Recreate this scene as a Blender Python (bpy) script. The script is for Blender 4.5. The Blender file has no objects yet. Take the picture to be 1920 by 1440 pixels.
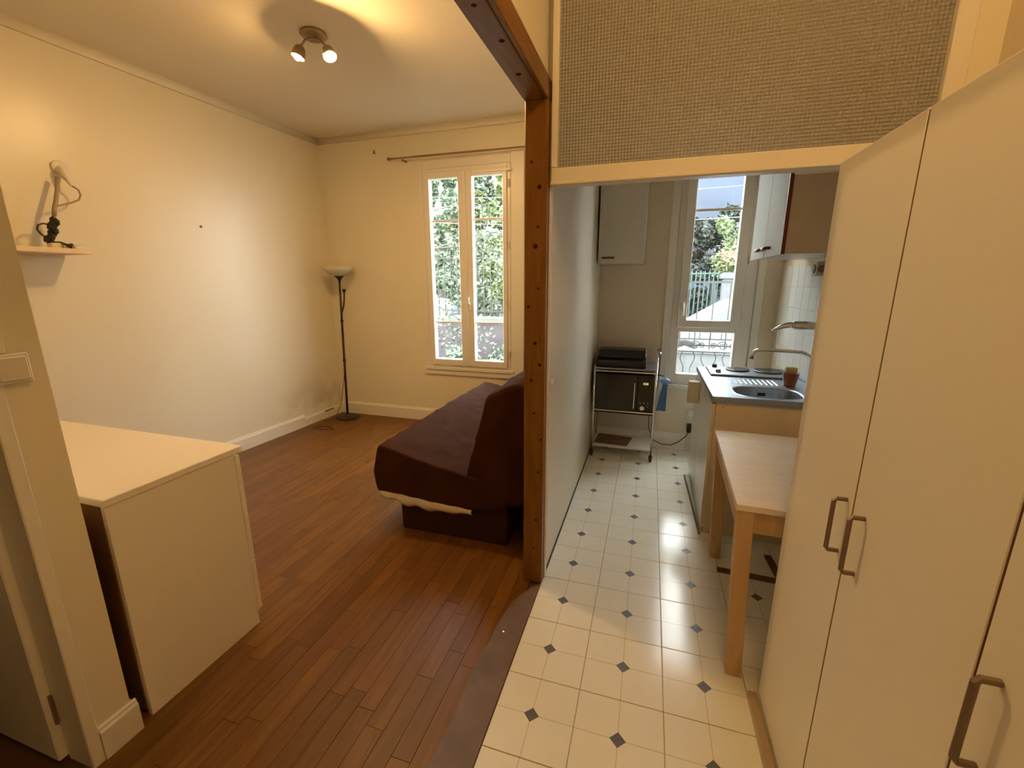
import bpy, bmesh, math, random
from mathutils import Vector, Matrix
random.seed(7)
C = bpy.context.scene.collection
PI = math.pi

# ------------------------------------------------------------------ camera
def setup_camera():
    f_px = 817.48
    yaw, pitch, roll = math.radians(-17.3475), math.radians(-13.1731), math.radians(-0.1592)
    ca, sa, cb, sb, cc, sc = math.cos(yaw), math.sin(yaw), math.cos(pitch), math.sin(pitch), math.cos(roll), math.sin(roll)
    fw = Vector((sa*cb, ca*cb, sb)); r = Vector((ca, -sa, 0)); u = r.cross(fw)
    r2 = r*cc+u*sc; u2 = -r*sc+u*cc
    cam = bpy.data.cameras.new('camera'); ob = bpy.data.objects.new('camera', cam); C.objects.link(ob)
    cam.sensor_fit = 'HORIZONTAL'; cam.sensor_width = 36; cam.lens = f_px*36/1920
    cam.clip_start = 0.02; cam.clip_end = 300
    m = Matrix((r2, u2, -fw)).transposed().to_4x4(); m.translation = Vector((0.3137, -1.2294, 1.5292))
    ob.matrix_world = m
    bpy.context.scene.camera = ob
setup_camera()

# ------------------------------------------------------------------ light and exposure settings
SKY_COLOR = (0.98, 0.985, 0.98); SKY_STRENGTH = 19.0
LAMP_COLOR = (1.0, 0.60, 0.225)
SPOT_RADIANCE = 3050.0
HALL_RADIANCE = 65.0
sc = bpy.context.scene
sc.view_settings.view_transform = 'Standard'
try: sc.view_settings.look = 'None'
except Exception: pass
sc.view_settings.exposure = 0.0; sc.view_settings.gamma = 1.0
sc.view_settings.use_curve_mapping = False
w = bpy.data.worlds.new('overcast_sky'); sc.world = w; w.use_nodes = True
bg = w.node_tree.nodes['Background']; bg.inputs[0].default_value = (*SKY_COLOR, 1); bg.inputs[1].default_value = SKY_STRENGTH

# ------------------------------------------------------------------ materials
def mat(name, col, rough=0.5, metal=0.0, var=0.0, vscale=8.0, bump=0.0, bscale=60.0, spec=0.5, coat=0.0, stretch=None, aniso=None):
    m = bpy.data.materials.new(name); m.use_nodes = True
    nt = m.node_tree; p = nt.nodes['Principled BSDF']
    p.inputs['Base Color'].default_value = (*col, 1); p.inputs['Roughness'].default_value = rough
    p.inputs['Metallic'].default_value = metal; p.inputs['Specular IOR Level'].default_value = spec
    if coat: p.inputs['Coat Weight'].default_value = coat; p.inputs['Coat Roughness'].default_value = 0.12
    tc = nt.nodes.new('ShaderNodeTexCoord'); src = tc.outputs['Object']
    if stretch:
        mp = nt.nodes.new('ShaderNodeMapping'); mp.inputs['Scale'].default_value = stretch
        nt.links.new(src, mp.inputs[0]); src = mp.outputs[0]
    if var:
        n = nt.nodes.new('ShaderNodeTexNoise'); n.inputs['Scale'].default_value = vscale; n.inputs['Detail'].default_value = 4
        nt.links.new(src, n.inputs['Vector'])
        r = nt.nodes.new('ShaderNodeValToRGB')
        r.color_ramp.elements[0].position = 0.3; r.color_ramp.elements[1].position = 0.7
        r.color_ramp.elements[0].color = (*[max(0, c*(1-var)) for c in col], 1)
        r.color_ramp.elements[1].color = (*[min(1, c*(1+var)) for c in col], 1)
        nt.links.new(n.outputs['Fac'], r.inputs[0]); nt.links.new(r.outputs[0], p.inputs['Base Color'])
    if bump:
        n2 = nt.nodes.new('ShaderNodeTexNoise'); n2.inputs['Scale'].default_value = bscale; n2.inputs['Detail'].default_value = 3
        nt.links.new(src, n2.inputs['Vector'])
        b = nt.nodes.new('ShaderNodeBump'); b.inputs['Strength'].default_value = bump; b.inputs['Distance'].default_value = 0.004
        nt.links.new(n2.outputs['Fac'], b.inputs['Height']); nt.links.new(b.outputs[0], p.inputs['Normal'])
    return m

def emis(name, col, s):
    m = bpy.data.materials.new(name); m.use_nodes = True; nt = m.node_tree; nt.nodes.clear()
    e = nt.nodes.new('ShaderNodeEmission'); e.inputs[0].default_value = (*col, 1); e.inputs[1].default_value = s
    o = nt.nodes.new('ShaderNodeOutputMaterial'); nt.links.new(e.outputs[0], o.inputs[0]); return m

def clear_glass(name, tint=(0.97, 1, 0.99), refl=0.06):
    m = bpy.data.materials.new(name); m.use_nodes = True; nt = m.node_tree; nt.nodes.clear()
    t = nt.nodes.new('ShaderNodeBsdfTransparent'); t.inputs[0].default_value = (*tint, 1)
    g = nt.nodes.new('ShaderNodeBsdfGlossy'); g.inputs['Roughness'].default_value = 0.03
    mx = nt.nodes.new('ShaderNodeMixShader'); mx.inputs[0].default_value = refl
    o = nt.nodes.new('ShaderNodeOutputMaterial')
    nt.links.new(t.outputs[0], mx.inputs[1]); nt.links.new(g.outputs[0], mx.inputs[2]); nt.links.new(mx.outputs[0], o.inputs[0]); return m

def wood(name, col, dark, scale=6.0, stretch=(8, 1, 8), rough=0.42, island=False, rnd=True, knots=False, bump=0.15, coat=0.0):
    """grain stretched along one axis; a random offset and tint for each board"""
    m = bpy.data.materials.new(name); m.use_nodes = True; nt = m.node_tree; p = nt.nodes['Principled BSDF']
    tc = nt.nodes.new('ShaderNodeTexCoord'); mp = nt.nodes.new('ShaderNodeMapping'); mp.inputs['Scale'].default_value = stretch
    nt.links.new(tc.outputs['Object'], mp.inputs[0])
    if island: rn = nt.nodes.new('ShaderNodeNewGeometry').outputs['Random Per Island']
    else: rn = nt.nodes.new('ShaderNodeObjectInfo').outputs['Random']
    ml = nt.nodes.new('ShaderNodeMath'); ml.operation = 'MULTIPLY'; ml.inputs[1].default_value = 37.0 if rnd else 0.0
    nt.links.new(rn, ml.inputs[0])
    cx = nt.nodes.new('ShaderNodeCombineXYZ'); nt.links.new(ml.outputs[0], cx.inputs[0]); nt.links.new(ml.outputs[0], cx.inputs[1])
    va = nt.nodes.new('ShaderNodeVectorMath'); va.operation = 'ADD'
    nt.links.new(mp.outputs[0], va.inputs[0]); nt.links.new(cx.outputs[0], va.inputs[1])
    n = nt.nodes.new('ShaderNodeTexNoise'); n.inputs['Scale'].default_value = scale; n.inputs['Detail'].default_value = 6; n.inputs['Distortion'].default_value = 0.6
    nt.links.new(va.outputs[0], n.inputs['Vector'])
    r = nt.nodes.new('ShaderNodeValToRGB'); r.color_ramp.elements[0].position = 0.32; r.color_ramp.elements[1].position = 0.66
    r.color_ramp.elements[0].color = (*dark, 1); r.color_ramp.elements[1].color = (*col, 1)
    nt.links.new(n.outputs['Fac'], r.inputs[0]); out = r.outputs[0]
    if rnd:
        mr = nt.nodes.new('ShaderNodeMapRange'); mr.inputs[3].default_value = 0.84; mr.inputs[4].default_value = 1.16
        nt.links.new(rn, mr.inputs[0])
        hs = nt.nodes.new('ShaderNodeHueSaturation'); nt.links.new(mr.outputs[0], hs.inputs['Value']); nt.links.new(out, hs.inputs['Color']); out = hs.outputs[0]
    nt.links.new(out, p.inputs['Base Color'])
    p.inputs['Roughness'].default_value = rough; p.inputs['Specular IOR Level'].default_value = 0.28
    if coat: p.inputs['Coat Weight'].default_value = coat; p.inputs['Coat Roughness'].default_value = 0.25
    if bump:
        b = nt.nodes.new('ShaderNodeBump'); b.inputs['Strength'].default_value = bump; b.inputs['Distance'].default_value = 0.002
        nt.links.new(n.outputs['Fac'], b.inputs['Height']); nt.links.new(b.outputs[0], p.inputs['Normal'])
    return m

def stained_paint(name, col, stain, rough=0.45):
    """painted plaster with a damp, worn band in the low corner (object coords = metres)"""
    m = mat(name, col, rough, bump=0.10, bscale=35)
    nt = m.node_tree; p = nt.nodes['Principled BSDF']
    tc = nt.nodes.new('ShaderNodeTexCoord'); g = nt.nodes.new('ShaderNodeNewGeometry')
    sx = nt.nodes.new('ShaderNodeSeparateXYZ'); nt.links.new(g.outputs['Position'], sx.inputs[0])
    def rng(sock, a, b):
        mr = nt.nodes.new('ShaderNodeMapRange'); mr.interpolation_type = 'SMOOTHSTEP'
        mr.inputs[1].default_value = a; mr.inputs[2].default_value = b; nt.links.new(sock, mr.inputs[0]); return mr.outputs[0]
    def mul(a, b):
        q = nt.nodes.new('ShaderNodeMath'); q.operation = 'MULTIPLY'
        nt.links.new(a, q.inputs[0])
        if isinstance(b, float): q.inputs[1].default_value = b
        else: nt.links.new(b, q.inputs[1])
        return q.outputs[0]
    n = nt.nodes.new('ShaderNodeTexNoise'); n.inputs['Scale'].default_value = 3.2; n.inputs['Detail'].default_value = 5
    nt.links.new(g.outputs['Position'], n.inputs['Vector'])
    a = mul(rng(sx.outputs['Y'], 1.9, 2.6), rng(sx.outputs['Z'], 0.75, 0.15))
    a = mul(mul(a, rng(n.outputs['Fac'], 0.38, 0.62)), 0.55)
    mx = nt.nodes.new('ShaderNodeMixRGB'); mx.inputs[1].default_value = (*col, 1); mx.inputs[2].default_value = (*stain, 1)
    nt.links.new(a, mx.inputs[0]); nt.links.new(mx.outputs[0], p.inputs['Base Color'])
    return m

M = {}
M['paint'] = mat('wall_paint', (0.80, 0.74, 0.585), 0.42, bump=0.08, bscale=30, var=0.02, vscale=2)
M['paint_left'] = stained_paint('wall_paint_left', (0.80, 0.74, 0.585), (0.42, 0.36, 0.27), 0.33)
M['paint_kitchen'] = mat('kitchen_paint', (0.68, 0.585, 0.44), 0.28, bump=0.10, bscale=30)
M['paint_kitchen_lit'] = mat('kitchen_paint_lit', (0.84, 0.775, 0.645), 0.26, bump=0.10, bscale=30)  # lighter copy of the kitchen paint: stronger light on the partition put into colour
M['ceiling'] = mat('ceiling_paint', (0.77, 0.70, 0.575), 0.6, bump=0.05, bscale=20)
M['gloss_white'] = mat('gloss_white_paint', (0.80, 0.76, 0.67), 0.35, bump=0.05, bscale=40)
M['pvc'] = mat('white_pvc', (0.80, 0.77, 0.71), 0.3)
M['chest'] = mat('white_foil', (0.86, 0.8, 0.69), 0.5)
M['chest_back'] = mat('brown_gap_shade', (0.16, 0.075, 0.03), 0.7, var=0.2)  # dark brown stands in for the shade between chest and jamb
M['closet'] = mat('cream_melamine', (0.86, 0.83, 0.76), 0.34, bump=0.04, bscale=50)
M['edge_brown'] = mat('edge_brown', (0.22, 0.12, 0.05), 0.6)
M['bronze'] = mat('dull_bronze', (0.23, 0.17, 0.12), 0.45, metal=0.6)
M['post'] = wood('stained_pine', (0.225, 0.098, 0.014), (0.165, 0.062, 0.007), 5, (7, 7, 0.9), 0.4, rnd=False, coat=0.15)
M['beam'] = wood('stained_pine_beam', (0.225, 0.098, 0.014), (0.165, 0.062, 0.007), 5, (7, 0.9, 7), 0.4, rnd=False, coat=0.15)
M['knot'] = mat('knot', (0.035, 0.010, 0.003), 0.8, spec=0.08)
M['plank'] = wood('oak_strip', (0.178, 0.074, 0.012), (0.13, 0.048, 0.006), 4, (9, 1, 9), 0.42, coat=0.02)
M['plank_stuff'] = wood('oak_strip_far', (0.178, 0.074, 0.012), (0.13, 0.048, 0.006), 4, (9, 1, 9), 0.42, island=True, coat=0.02)
M['subfloor'] = mat('dark_joint', (0.10, 0.045, 0.018), 0.8)
M['grout'] = mat('vinyl_joint', (0.47, 0.39, 0.25), 0.5)
M['inset'] = mat('slate_inset', (0.13, 0.125, 0.15), 0.3, var=0.15, vscale=30)
M['threshold'] = mat('worn_brown_strip', (0.15, 0.10, 0.075), 0.6, var=0.18, vscale=9, bump=0.2, bscale=30)
M['sofa'] = mat('brown_cotton', (0.05, 0.018, 0.008), 0.85, var=0.18, vscale=7, bump=0.9, bscale=11, spec=0.05)
M['sofa_base'] = mat('brown_skirt', (0.036, 0.012, 0.006), 0.9, var=0.15, bump=0.3, bscale=25, spec=0.2)
M['sheet'] = mat('cream_sheet', (0.62, 0.52, 0.34), 0.8, bump=0.4, bscale=30)
M['black_metal'] = mat('black_metal', (0.02, 0.017, 0.015), 0.4)
M['lamp_base'] = mat('dark_green_base', (0.028, 0.03, 0.022), 0.5)
M['opal'] = mat('opal_glass', (0.60, 0.57, 0.48), 0.25)
M['chrome'] = mat('chrome', (0.75, 0.75, 0.75), 0.16, metal=1.0)
M['steel'] = mat('brushed_steel', (0.31, 0.355, 0.41), 0.42, metal=1.0, bump=0.03, bscale=90)
M['nickel'] = mat('nickel', (0.30, 0.23, 0.15), 0.4, metal=0.6)
M['bulb'] = emis('spot_bulb', LAMP_COLOR, SPOT_RADIANCE*1.2)
M['bulb_dim'] = emis('spot_bulb_dim', LAMP_COLOR, SPOT_RADIANCE*0.45)
M['hall_bulb'] = emis('hall_globe', LAMP_COLOR, HALL_RADIANCE)
M['black_plastic'] = mat('black_plastic', (0.012, 0.011, 0.011), 0.35)
M['black_glass'] = mat('black_glass', (0.006, 0.006, 0.007), 0.12)
M['white_plastic'] = mat('white_plastic', (0.74, 0.70, 0.62), 0.4)
M['white_glossy'] = mat('white_gloss_front', (0.74, 0.74, 0.70), 0.10)
M['cab_white'] = mat('cabinet_white', (0.68, 0.655, 0.59), 0.3)
M['cab_beige'] = mat('cabinet_beige', (0.74, 0.62, 0.47), 0.5, var=0.04)
M['unit_beige'] = mat('unit_beige', (0.76, 0.62, 0.42), 0.5, var=0.04)
M['red_edge'] = mat('dark_red_edge', (0.16, 0.02, 0.014), 0.35)
M['cab_door'] = mat('cabinet_door', (0.72, 0.72, 0.67), 0.6, spec=0.12)
M['birch'] = wood('birch_board', (0.84, 0.73, 0.56), (0.78, 0.65, 0.47), 2.5, (2, 9, 9), 0.42, rnd=False, bump=0.05)
M['birch_leg'] = wood('birch_leg', (0.62, 0.42, 0.21), (0.52, 0.33, 0.15), 3, (8, 8, 1), 0.5, rnd=False, bump=0.05)
M['cream_plastic'] = mat('cream_plastic', (0.55, 0.48, 0.34), 0.3)
M['terracotta'] = mat('terracotta_plastic', (0.26, 0.085, 0.04), 0.5)
M['sponge'] = mat('sponge', (0.42, 0.33, 0.10), 0.9, bump=0.6, bscale=120)
M['blue_light'] = mat('pale_blue_plastic', (0.22, 0.42, 0.85), 0.4)
M['blue_dark'] = mat('blue_cloth', (0.05, 0.14, 0.32), 0.7, bump=0.3, bscale=40)
M['grey_cord'] = mat('grey_cord', (0.34, 0.26, 0.17), 0.5)
M['brown_cord'] = mat('brown_cord', (0.12, 0.035, 0.012), 0.5)
M['brown_mat'] = mat('brown_mat', (0.14, 0.08, 0.05), 0.7, var=0.35, vscale=9)
M['white_tile'] = mat('white_tile', (0.74, 0.75, 0.74), 0.15)
M['tile_joint'] = mat('tile_joint', (0.50, 0.49, 0.46), 0.8)
M['brass_rod'] = mat('brown_rod', (0.26, 0.16, 0.075), 0.45)
M['digits'] = emis('digits', (0.85, 0.9, 0.35), 1.3)
M['glass'] = clear_glass('window_glass')
M['car_glass'] = mat('car_glass', (0.0304, 0.0532, 0.0608), 0.08)
M['car_white'] = mat('car_white', (0.168, 0.1744, 0.1809), 0.3, coat=0.6)
M['car_grey'] = mat('car_grey', (0.0456, 0.0532, 0.0646), 0.3, coat=0.6)
M['tyre'] = mat('tyre', (0.02, 0.02, 0.02), 0.8)
M['fence_dark'] = mat('fence_dark', (0.0091, 0.0137, 0.0129), 0.5)
M['fence_green'] = mat('fence_green', (0.0167, 0.0418, 0.035), 0.5)
M['low_wall'] = mat('low_wall', (0.0532, 0.0456, 0.0547), 0.9, var=0.2, vscale=4)
M['stone_cap'] = mat('stone_cap', (0.0912, 0.1026, 0.095), 0.9, var=0.15)
M['stone_pale'] = mat('stone_pale', (0.084, 0.0904, 0.0969), 0.9, var=0.1)
M['facade'] = mat('facade_blue_grey', (0.0323, 0.0439, 0.0678), 0.9, var=0.12, vscale=0.8)
M['facade_pane'] = mat('facade_pane', (0.04, 0.05, 0.07), 0.2)
M['asphalt'] = mat('asphalt', (0.0532, 0.0532, 0.057), 0.9, var=0.2, vscale=3)
M['garden'] = mat('garden_soil', (0.0456, 0.0494, 0.038), 0.95, var=0.4, vscale=3)
M['paving'] = mat('pale_paving', (0.0912, 0.095, 0.1026), 0.9, var=0.1, vscale=3)
M['bark'] = mat('bark', (0.06, 0.055, 0.05), 0.9, bump=0.5, bscale=20)
M['iron'] = mat('pale_painted_iron', (0.038, 0.0456, 0.057), 0.5)
M['tan_strip'] = mat('tan_strip', (0.42, 0.31, 0.19), 0.5)
M['slat'] = mat('dark_slat', (0.13, 0.065, 0.03), 0.6, var=0.2)

def leaf_mat(name, a, b):
    m = bpy.data.materials.new(name); m.use_nodes = True; nt = m.node_tree; p = nt.nodes['Principled BSDF']
    g = nt.nodes.new('ShaderNodeNewGeometry'); r = nt.nodes.new('ShaderNodeValToRGB')
    r.color_ramp.elements[0].color = (*a, 1); r.color_ramp.elements[1].color = (*b, 1)
    nt.links.new(g.outputs['Random Per Island'], r.inputs[0]); nt.links.new(r.outputs[0], p.inputs['Base Color'])
    p.inputs['Roughness'].default_value = 0.6
    return m
M['leaf_pale'] = leaf_mat('leaf_pale', (0.0505, 0.0832, 0.0505), (0.1011, 0.1337, 0.0892))
M['leaf_yellow'] = leaf_mat('leaf_yellow', (0.0683, 0.0892, 0.0298), (0.1188, 0.1367, 0.0594))
M['leaf_green'] = leaf_mat('leaf_green', (0.0416, 0.0713, 0.0475), (0.0832, 0.1188, 0.0832))
M['leaf_dark'] = leaf_mat('leaf_dark', (0.0091, 0.0152, 0.0137), (0.0213, 0.0319, 0.0258))
M['leaf_bright'] = leaf_mat('leaf_bright', (0.0594, 0.0981, 0.0298), (0.1188, 0.1545, 0.0683))
M['leaf_orange'] = leaf_mat('leaf_orange', (0.152, 0.0608, 0.038), (0.1976, 0.1292, 0.0532))

def vinyl_mat():
    m = mat('cream_vinyl', (0.66, 0.60, 0.44), 0.16, bump=0.06, bscale=9)
    nt = m.node_tree; p = nt.nodes['Principled BSDF']
    n = nt.nodes.new('ShaderNodeTexNoise'); n.inputs['Scale'].default_value = 4.0; n.inputs['Detail'].default_value = 5
    g = nt.nodes.new('ShaderNodeNewGeometry'); nt.links.new(g.outputs['Position'], n.inputs['Vector'])
    tc = nt.nodes.new('ShaderNodeTexCoord'); s = nt.nodes.new('ShaderNodeSeparateXYZ'); nt.links.new(tc.outputs['Object'], s.inputs[0])
    r = nt.nodes.new('ShaderNodeValToRGB'); r.color_ramp.elements[0].position = 0.3; r.color_ramp.elements[1].position = 0.75
    r.color_ramp.elements[0].color = (0.83, 0.825, 0.74, 1); r.color_ramp.elements[1].color = (0.88, 0.88, 0.81, 1)
    nt.links.new(n.outputs['Fac'], r.inputs[0])
    # printed fine cross lines through the tile's centre
    fac = None
    for k in 'XY':
        a = nt.nodes.new('ShaderNodeMath'); a.operation = 'ABSOLUTE'; nt.links.new(s.outputs[k], a.inputs[0])
        l = nt.nodes.new('ShaderNodeMath'); l.operation = 'LESS_THAN'; l.inputs[1].default_value = 0.0016; nt.links.new(a.outputs[0], l.inputs[0])
        if fac is None: fac = l.outputs[0]
        else:
            q = nt.nodes.new('ShaderNodeMath'); q.operation = 'MAXIMUM'; nt.links.new(fac, q.inputs[0]); nt.links.new(l.outputs[0], q.inputs[1]); fac = q.outputs[0]
    h = nt.nodes.new('ShaderNodeMath'); h.operation = 'MULTIPLY'; h.inputs[1].default_value = 0.5; nt.links.new(fac, h.inputs[0])
    mx = nt.nodes.new('ShaderNodeMixRGB'); mx.inputs[2].default_value = (0.42, 0.36, 0.25, 1)
    nt.links.new(h.outputs[0], mx.inputs[0]); nt.links.new(r.outputs[0], mx.inputs[1]); nt.links.new(mx.outputs[0], p.inputs['Base Color'])
    return m
M['vinyl'] = vinyl_mat()

def waffle_glass():
    m = bpy.data.materials.new('waffle_glass'); m.use_nodes = True; nt = m.node_tree; p = nt.nodes['Principled BSDF']
    p.inputs['Base Color'].default_value = (0.94, 0.91, 0.84, 1); p.inputs['Roughness'].default_value = 0.1
    p.inputs['IOR'].default_value = 1.45; p.inputs['Transmission Weight'].default_value = 0.66
    g = nt.nodes.new('ShaderNodeNewGeometry'); s = nt.nodes.new('ShaderNodeSeparateXYZ'); nt.links.new(g.outputs['Position'], s.inputs[0])
    sines = []
    for k in 'XZ':
        q = nt.nodes.new('ShaderNodeMath'); q.operation = 'MULTIPLY'; q.inputs[1].default_value = 2*PI/0.0125; nt.links.new(s.outputs[k], q.inputs[0])
        t = nt.nodes.new('ShaderNodeMath'); t.operation = 'SINE'; nt.links.new(q.outputs[0], t.inputs[0]); sines.append(t.outputs[0])
    a = nt.nodes.new('ShaderNodeMath'); a.operation = 'ADD'; nt.links.new(sines[0], a.inputs[0]); nt.links.new(sines[1], a.inputs[1])
    b = nt.nodes.new('ShaderNodeBump'); b.inputs['Strength'].default_value = 1.0; b.inputs['Distance'].default_value = 0.0022
    nt.links.new(a.outputs[0], b.inputs['Height']); nt.links.new(b.outputs[0], p.inputs['Normal'])
    return m
M['waffle'] = waffle_glass()

# ------------------------------------------------------------------ mesh helpers
WORLD = {}
def wl(o): return WORLD.get(o.name, Vector((0, 0, 0)))
def thing(name, loc, label=None, cat=None, group=None):
    o = bpy.data.objects.new(name, None); C.objects.link(o); o.empty_display_size = 0.1
    o.location = loc; WORLD[o.name] = Vector(loc)
    if label: o['label'] = label; o['category'] = cat
    if group: o['group'] = group
    return o
def tag(o, label, cat, group=None):
    o['label'] = label; o['category'] = cat
    if group: o['group'] = group
    return o
def obj(name, bm, m, parent=None, label=None, smooth=False, keep=False):
    """link a bmesh given in world coordinates as one object with its origin at its own base"""
    me = bpy.data.meshes.new(name)
    if not keep:
        xs = [v.co for v in bm.verts]
        lo = Vector((min(v.x for v in xs), min(v.y for v in xs), min(v.z for v in xs)))
        hi = Vector((max(v.x for v in xs), max(v.y for v in xs), max(v.z for v in xs)))
        org = Vector(((lo.x+hi.x)/2, (lo.y+hi.y)/2, lo.z))
        bmesh.ops.translate(bm, verts=bm.verts, vec=-org)
    else: org = Vector((0, 0, 0))
    bm.normal_update()
    bm.to_mesh(me); bm.free()
    for mm in (m if isinstance(m, (list, tuple)) else [m]): me.materials.append(mm)
    if smooth:
        for pl in me.polygons: pl.use_smooth = True
    o = bpy.data.objects.new(name, me); C.objects.link(o)
    if parent is not None:
        o.parent = parent; o.location = org-wl(parent)
    else: o.location = org
    WORLD[o.name] = org
    if label: o['label'] = label
    return o
def struct(name, bm, m, parent=None, smooth=False, keep=False):
    o = obj(name, bm, m, parent, smooth=smooth, keep=keep); o['kind'] = 'structure'; return o
def B(): return bmesh.new()
def box(bm, x0, x1, y0, y1, z0, z1, bevel=0.0, seg=1):
    co = [(x0, y0, z0), (x1, y0, z0), (x1, y1, z0), (x0, y1, z0), (x0, y0, z1), (x1, y0, z1), (x1, y1, z1), (x0, y1, z1)]
    vs = [bm.verts.new(c) for c in co]
    fs = [(0, 3, 2, 1), (4, 5, 6, 7), (0, 1, 5, 4), (1, 2, 6, 5), (2, 3, 7, 6), (3, 0, 4, 7)]
    faces = [bm.faces.new([vs[i] for i in f]) for f in fs]
    if bevel:
        ed = {e for f in faces for e in f.edges}
        bmesh.ops.bevel(bm, geom=list(ed), offset=bevel, segments=seg, affect='EDGES', profile=0.5)
    return bm
def bx(*a, **k): return box(B(), *a, **k)
def prism(bm, pts, axis, a0, a1, bevel=0.0, seg=1):
    """extrude a 2D polygon along an axis: pts are (p,q) = other two axes in xyz order"""
    def mk(p, a):
        if axis == 'x': return (a, p[0], p[1])
        if axis == 'y': return (p[0], a, p[1])
        return (p[0], p[1], a)
    A = [bm.verts.new(mk(p, a0)) for p in pts]; Bv = [bm.verts.new(mk(p, a1)) for p in pts]
    n = len(pts); fs = [bm.faces.new(A), bm.faces.new(list(reversed(Bv)))]
    for i in range(n): fs.append(bm.faces.new([A[i], Bv[i], Bv[(i+1) % n], A[(i+1) % n]]))
    bmesh.ops.recalc_face_normals(bm, faces=fs)
    if bevel:
        ed = {e for f in fs for e in f.edges}
        bmesh.ops.bevel(bm, geom=list(ed), offset=bevel, segments=seg, affect='EDGES', profile=0.5)
    return bm
def tube(bm, pts, r, n=8, closed=False, cap=True):
    P = [Vector(p) for p in pts]; rs = r if isinstance(r, (list, tuple)) else [r]*len(P)
    rings = []; up = None
    for i, p in enumerate(P):
        if closed: t = P[(i+1) % len(P)]-P[i-1]
        else: t = P[min(i+1, len(P)-1)]-P[max(i-1, 0)]
        t.normalize()
        if up is None:
            up = Vector((0, 0, 1)) if abs(t.z) < 0.9 else Vector((1, 0, 0))
        s = t.cross(up)
        if s.length < 1e-5: s = t.cross(Vector((0.3, 1, 0.2)))
        s.normalize(); up = s.cross(t).normalized()
        rings.append([bm.verts.new(p+(s*math.cos(2*PI*k/n)+up*math.sin(2*PI*k/n))*rs[i]) for k in range(n)])
    m = len(rings)
    for i in range(m if closed else m-1):
        a, b = rings[i], rings[(i+1) % m]
        for k in range(n): bm.faces.new([a[k], a[(k+1) % n], b[(k+1) % n], b[k]])
    if cap and not closed:
        bm.faces.new(list(reversed(rings[0]))); bm.faces.new(rings[-1])
    return bm
def lathe(bm, prof, c, axis=(0, 0, 1), n=24, caps=True):
    """prof: list of (radius, height along axis)"""
    ax = Vector(axis).normalized(); u = ax.cross(Vector((0, 0, 1)) if abs(ax.z) < 0.9 else Vector((1, 0, 0))).normalized(); v = ax.cross(u)
    c = Vector(c); rings = []
    for (r, h) in prof:
        r = max(r, 1e-4)
        rings.append([bm.verts.new(c+ax*h+(u*math.cos(2*PI*k/n)+v*math.sin(2*PI*k/n))*r) for k in range(n)])
    for a, b in zip(rings, rings[1:]):
        for k in range(n): bm.faces.new([a[k], a[(k+1) % n], b[(k+1) % n], b[k]])
    if caps:
        bm.faces.new(list(reversed(rings[0]))); bm.faces.new(rings[-1])
    bmesh.ops.recalc_face_normals(bm, faces=bm.faces)
    return bm
def sphere(bm, c, r, sub=2, scale=(1, 1, 1)):
    m = Matrix.Translation(c) @ Matrix.Diagonal((*scale, 1))
    bmesh.ops.create_icosphere(bm, subdivisions=sub, radius=r, matrix=m); return bm
def wall_y(name, y0, y1, x0, x1, z0, z1, holes, m):
    """wall slab perpendicular to y with rectangular holes (hx0,hx1,hz0,hz1)"""
    bm = B(); xs = sorted({x0, x1, *[h[0] for h in holes], *[h[1] for h in holes]}); zs = sorted({z0, z1, *[h[2] for h in holes], *[h[3] for h in holes]})
    for a, b in zip(xs, xs[1:]):
        for c, d in zip(zs, zs[1:]):
            mx, mz = (a+b)/2, (c+d)/2
            if any(h[0] < mx < h[1] and h[2] < mz < h[3] for h in holes): continue
            box(bm, a, b, y0, y1, c, d)
    bmesh.ops.remove_doubles(bm, verts=bm.verts, dist=1e-5)
    seen = {}
    for f in list(bm.faces):
        k = tuple(sorted(v.index for v in f.verts)) if False else tuple(sorted((round(v.co.x, 4), round(v.co.y, 4), round(v.co.z, 4)) for v in f.verts))
        seen.setdefault(k, []).append(f)
    bmesh.ops.delete(bm, geom=[f for fs in seen.values() if len(fs) > 1 for f in fs], context='FACES_ONLY')
    return struct(name, bm, m)

# ------------------------------------------------------------------ room shell
ZC = 3.0
def xw(y): return -3.325+0.05*y          # slightly skewed left wall
YB, YK, YF = 3.02, 2.89, 3.12            # living back wall, kitchen back wall, facade outside
XR = 1.315                               # right wall

# floors
struct('floor', prism(B(), [(xw(-0.45)-0.05, -0.45), (-1.31, -0.45), (-1.31, -2.3), (-0.135, -2.3), (-0.135, YB), (xw(YB)-0.05, YB)], 'z', -0.12, -0.010), M['subfloor'])
floor_wood = bpy.data.objects['floor']
struct('floor', bx(-0.135, XR+0.05, -2.3, YK+0.05, -0.12, -0.004), M['grout'])
floor_vinyl = bpy.data.objects['floor.001']
# walls
bm = B(); prism(bm, [(xw(-0.6), -0.6), (xw(YF), YF), (xw(YF)-0.2, YF), (xw(-0.6)-0.2, -0.6)], 'z', -0.1, ZC+0.1)
struct('wall_left', bm, M['paint_left'])
LW = (-1.945, -1.02, 0.62, 2.62)
KW = (0.50, 1.14, 0.62, 2.52)
wall_y('wall_back', YB, YF, xw(YB)-0.1, -0.18, -0.1, ZC+0.1, [LW], M['paint'])
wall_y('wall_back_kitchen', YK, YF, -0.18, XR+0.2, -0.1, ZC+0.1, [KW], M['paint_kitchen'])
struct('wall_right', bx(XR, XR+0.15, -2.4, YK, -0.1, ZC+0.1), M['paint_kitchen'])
struct('wall_partition', bx(-0.225, -0.135, 0.775, YB, 0, ZC+0.05), M['paint_kitchen_lit'])
struct('wall_above_beam', bx(-0.222, -0.148, -2.3, 0.775, 2.325, ZC+0.05), M['paint'])
struct('wall_near', bx(xw(-0.5)-0.1, -1.31, -0.575, -0.463, -0.1, ZC+0.05), M['paint'])
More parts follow.
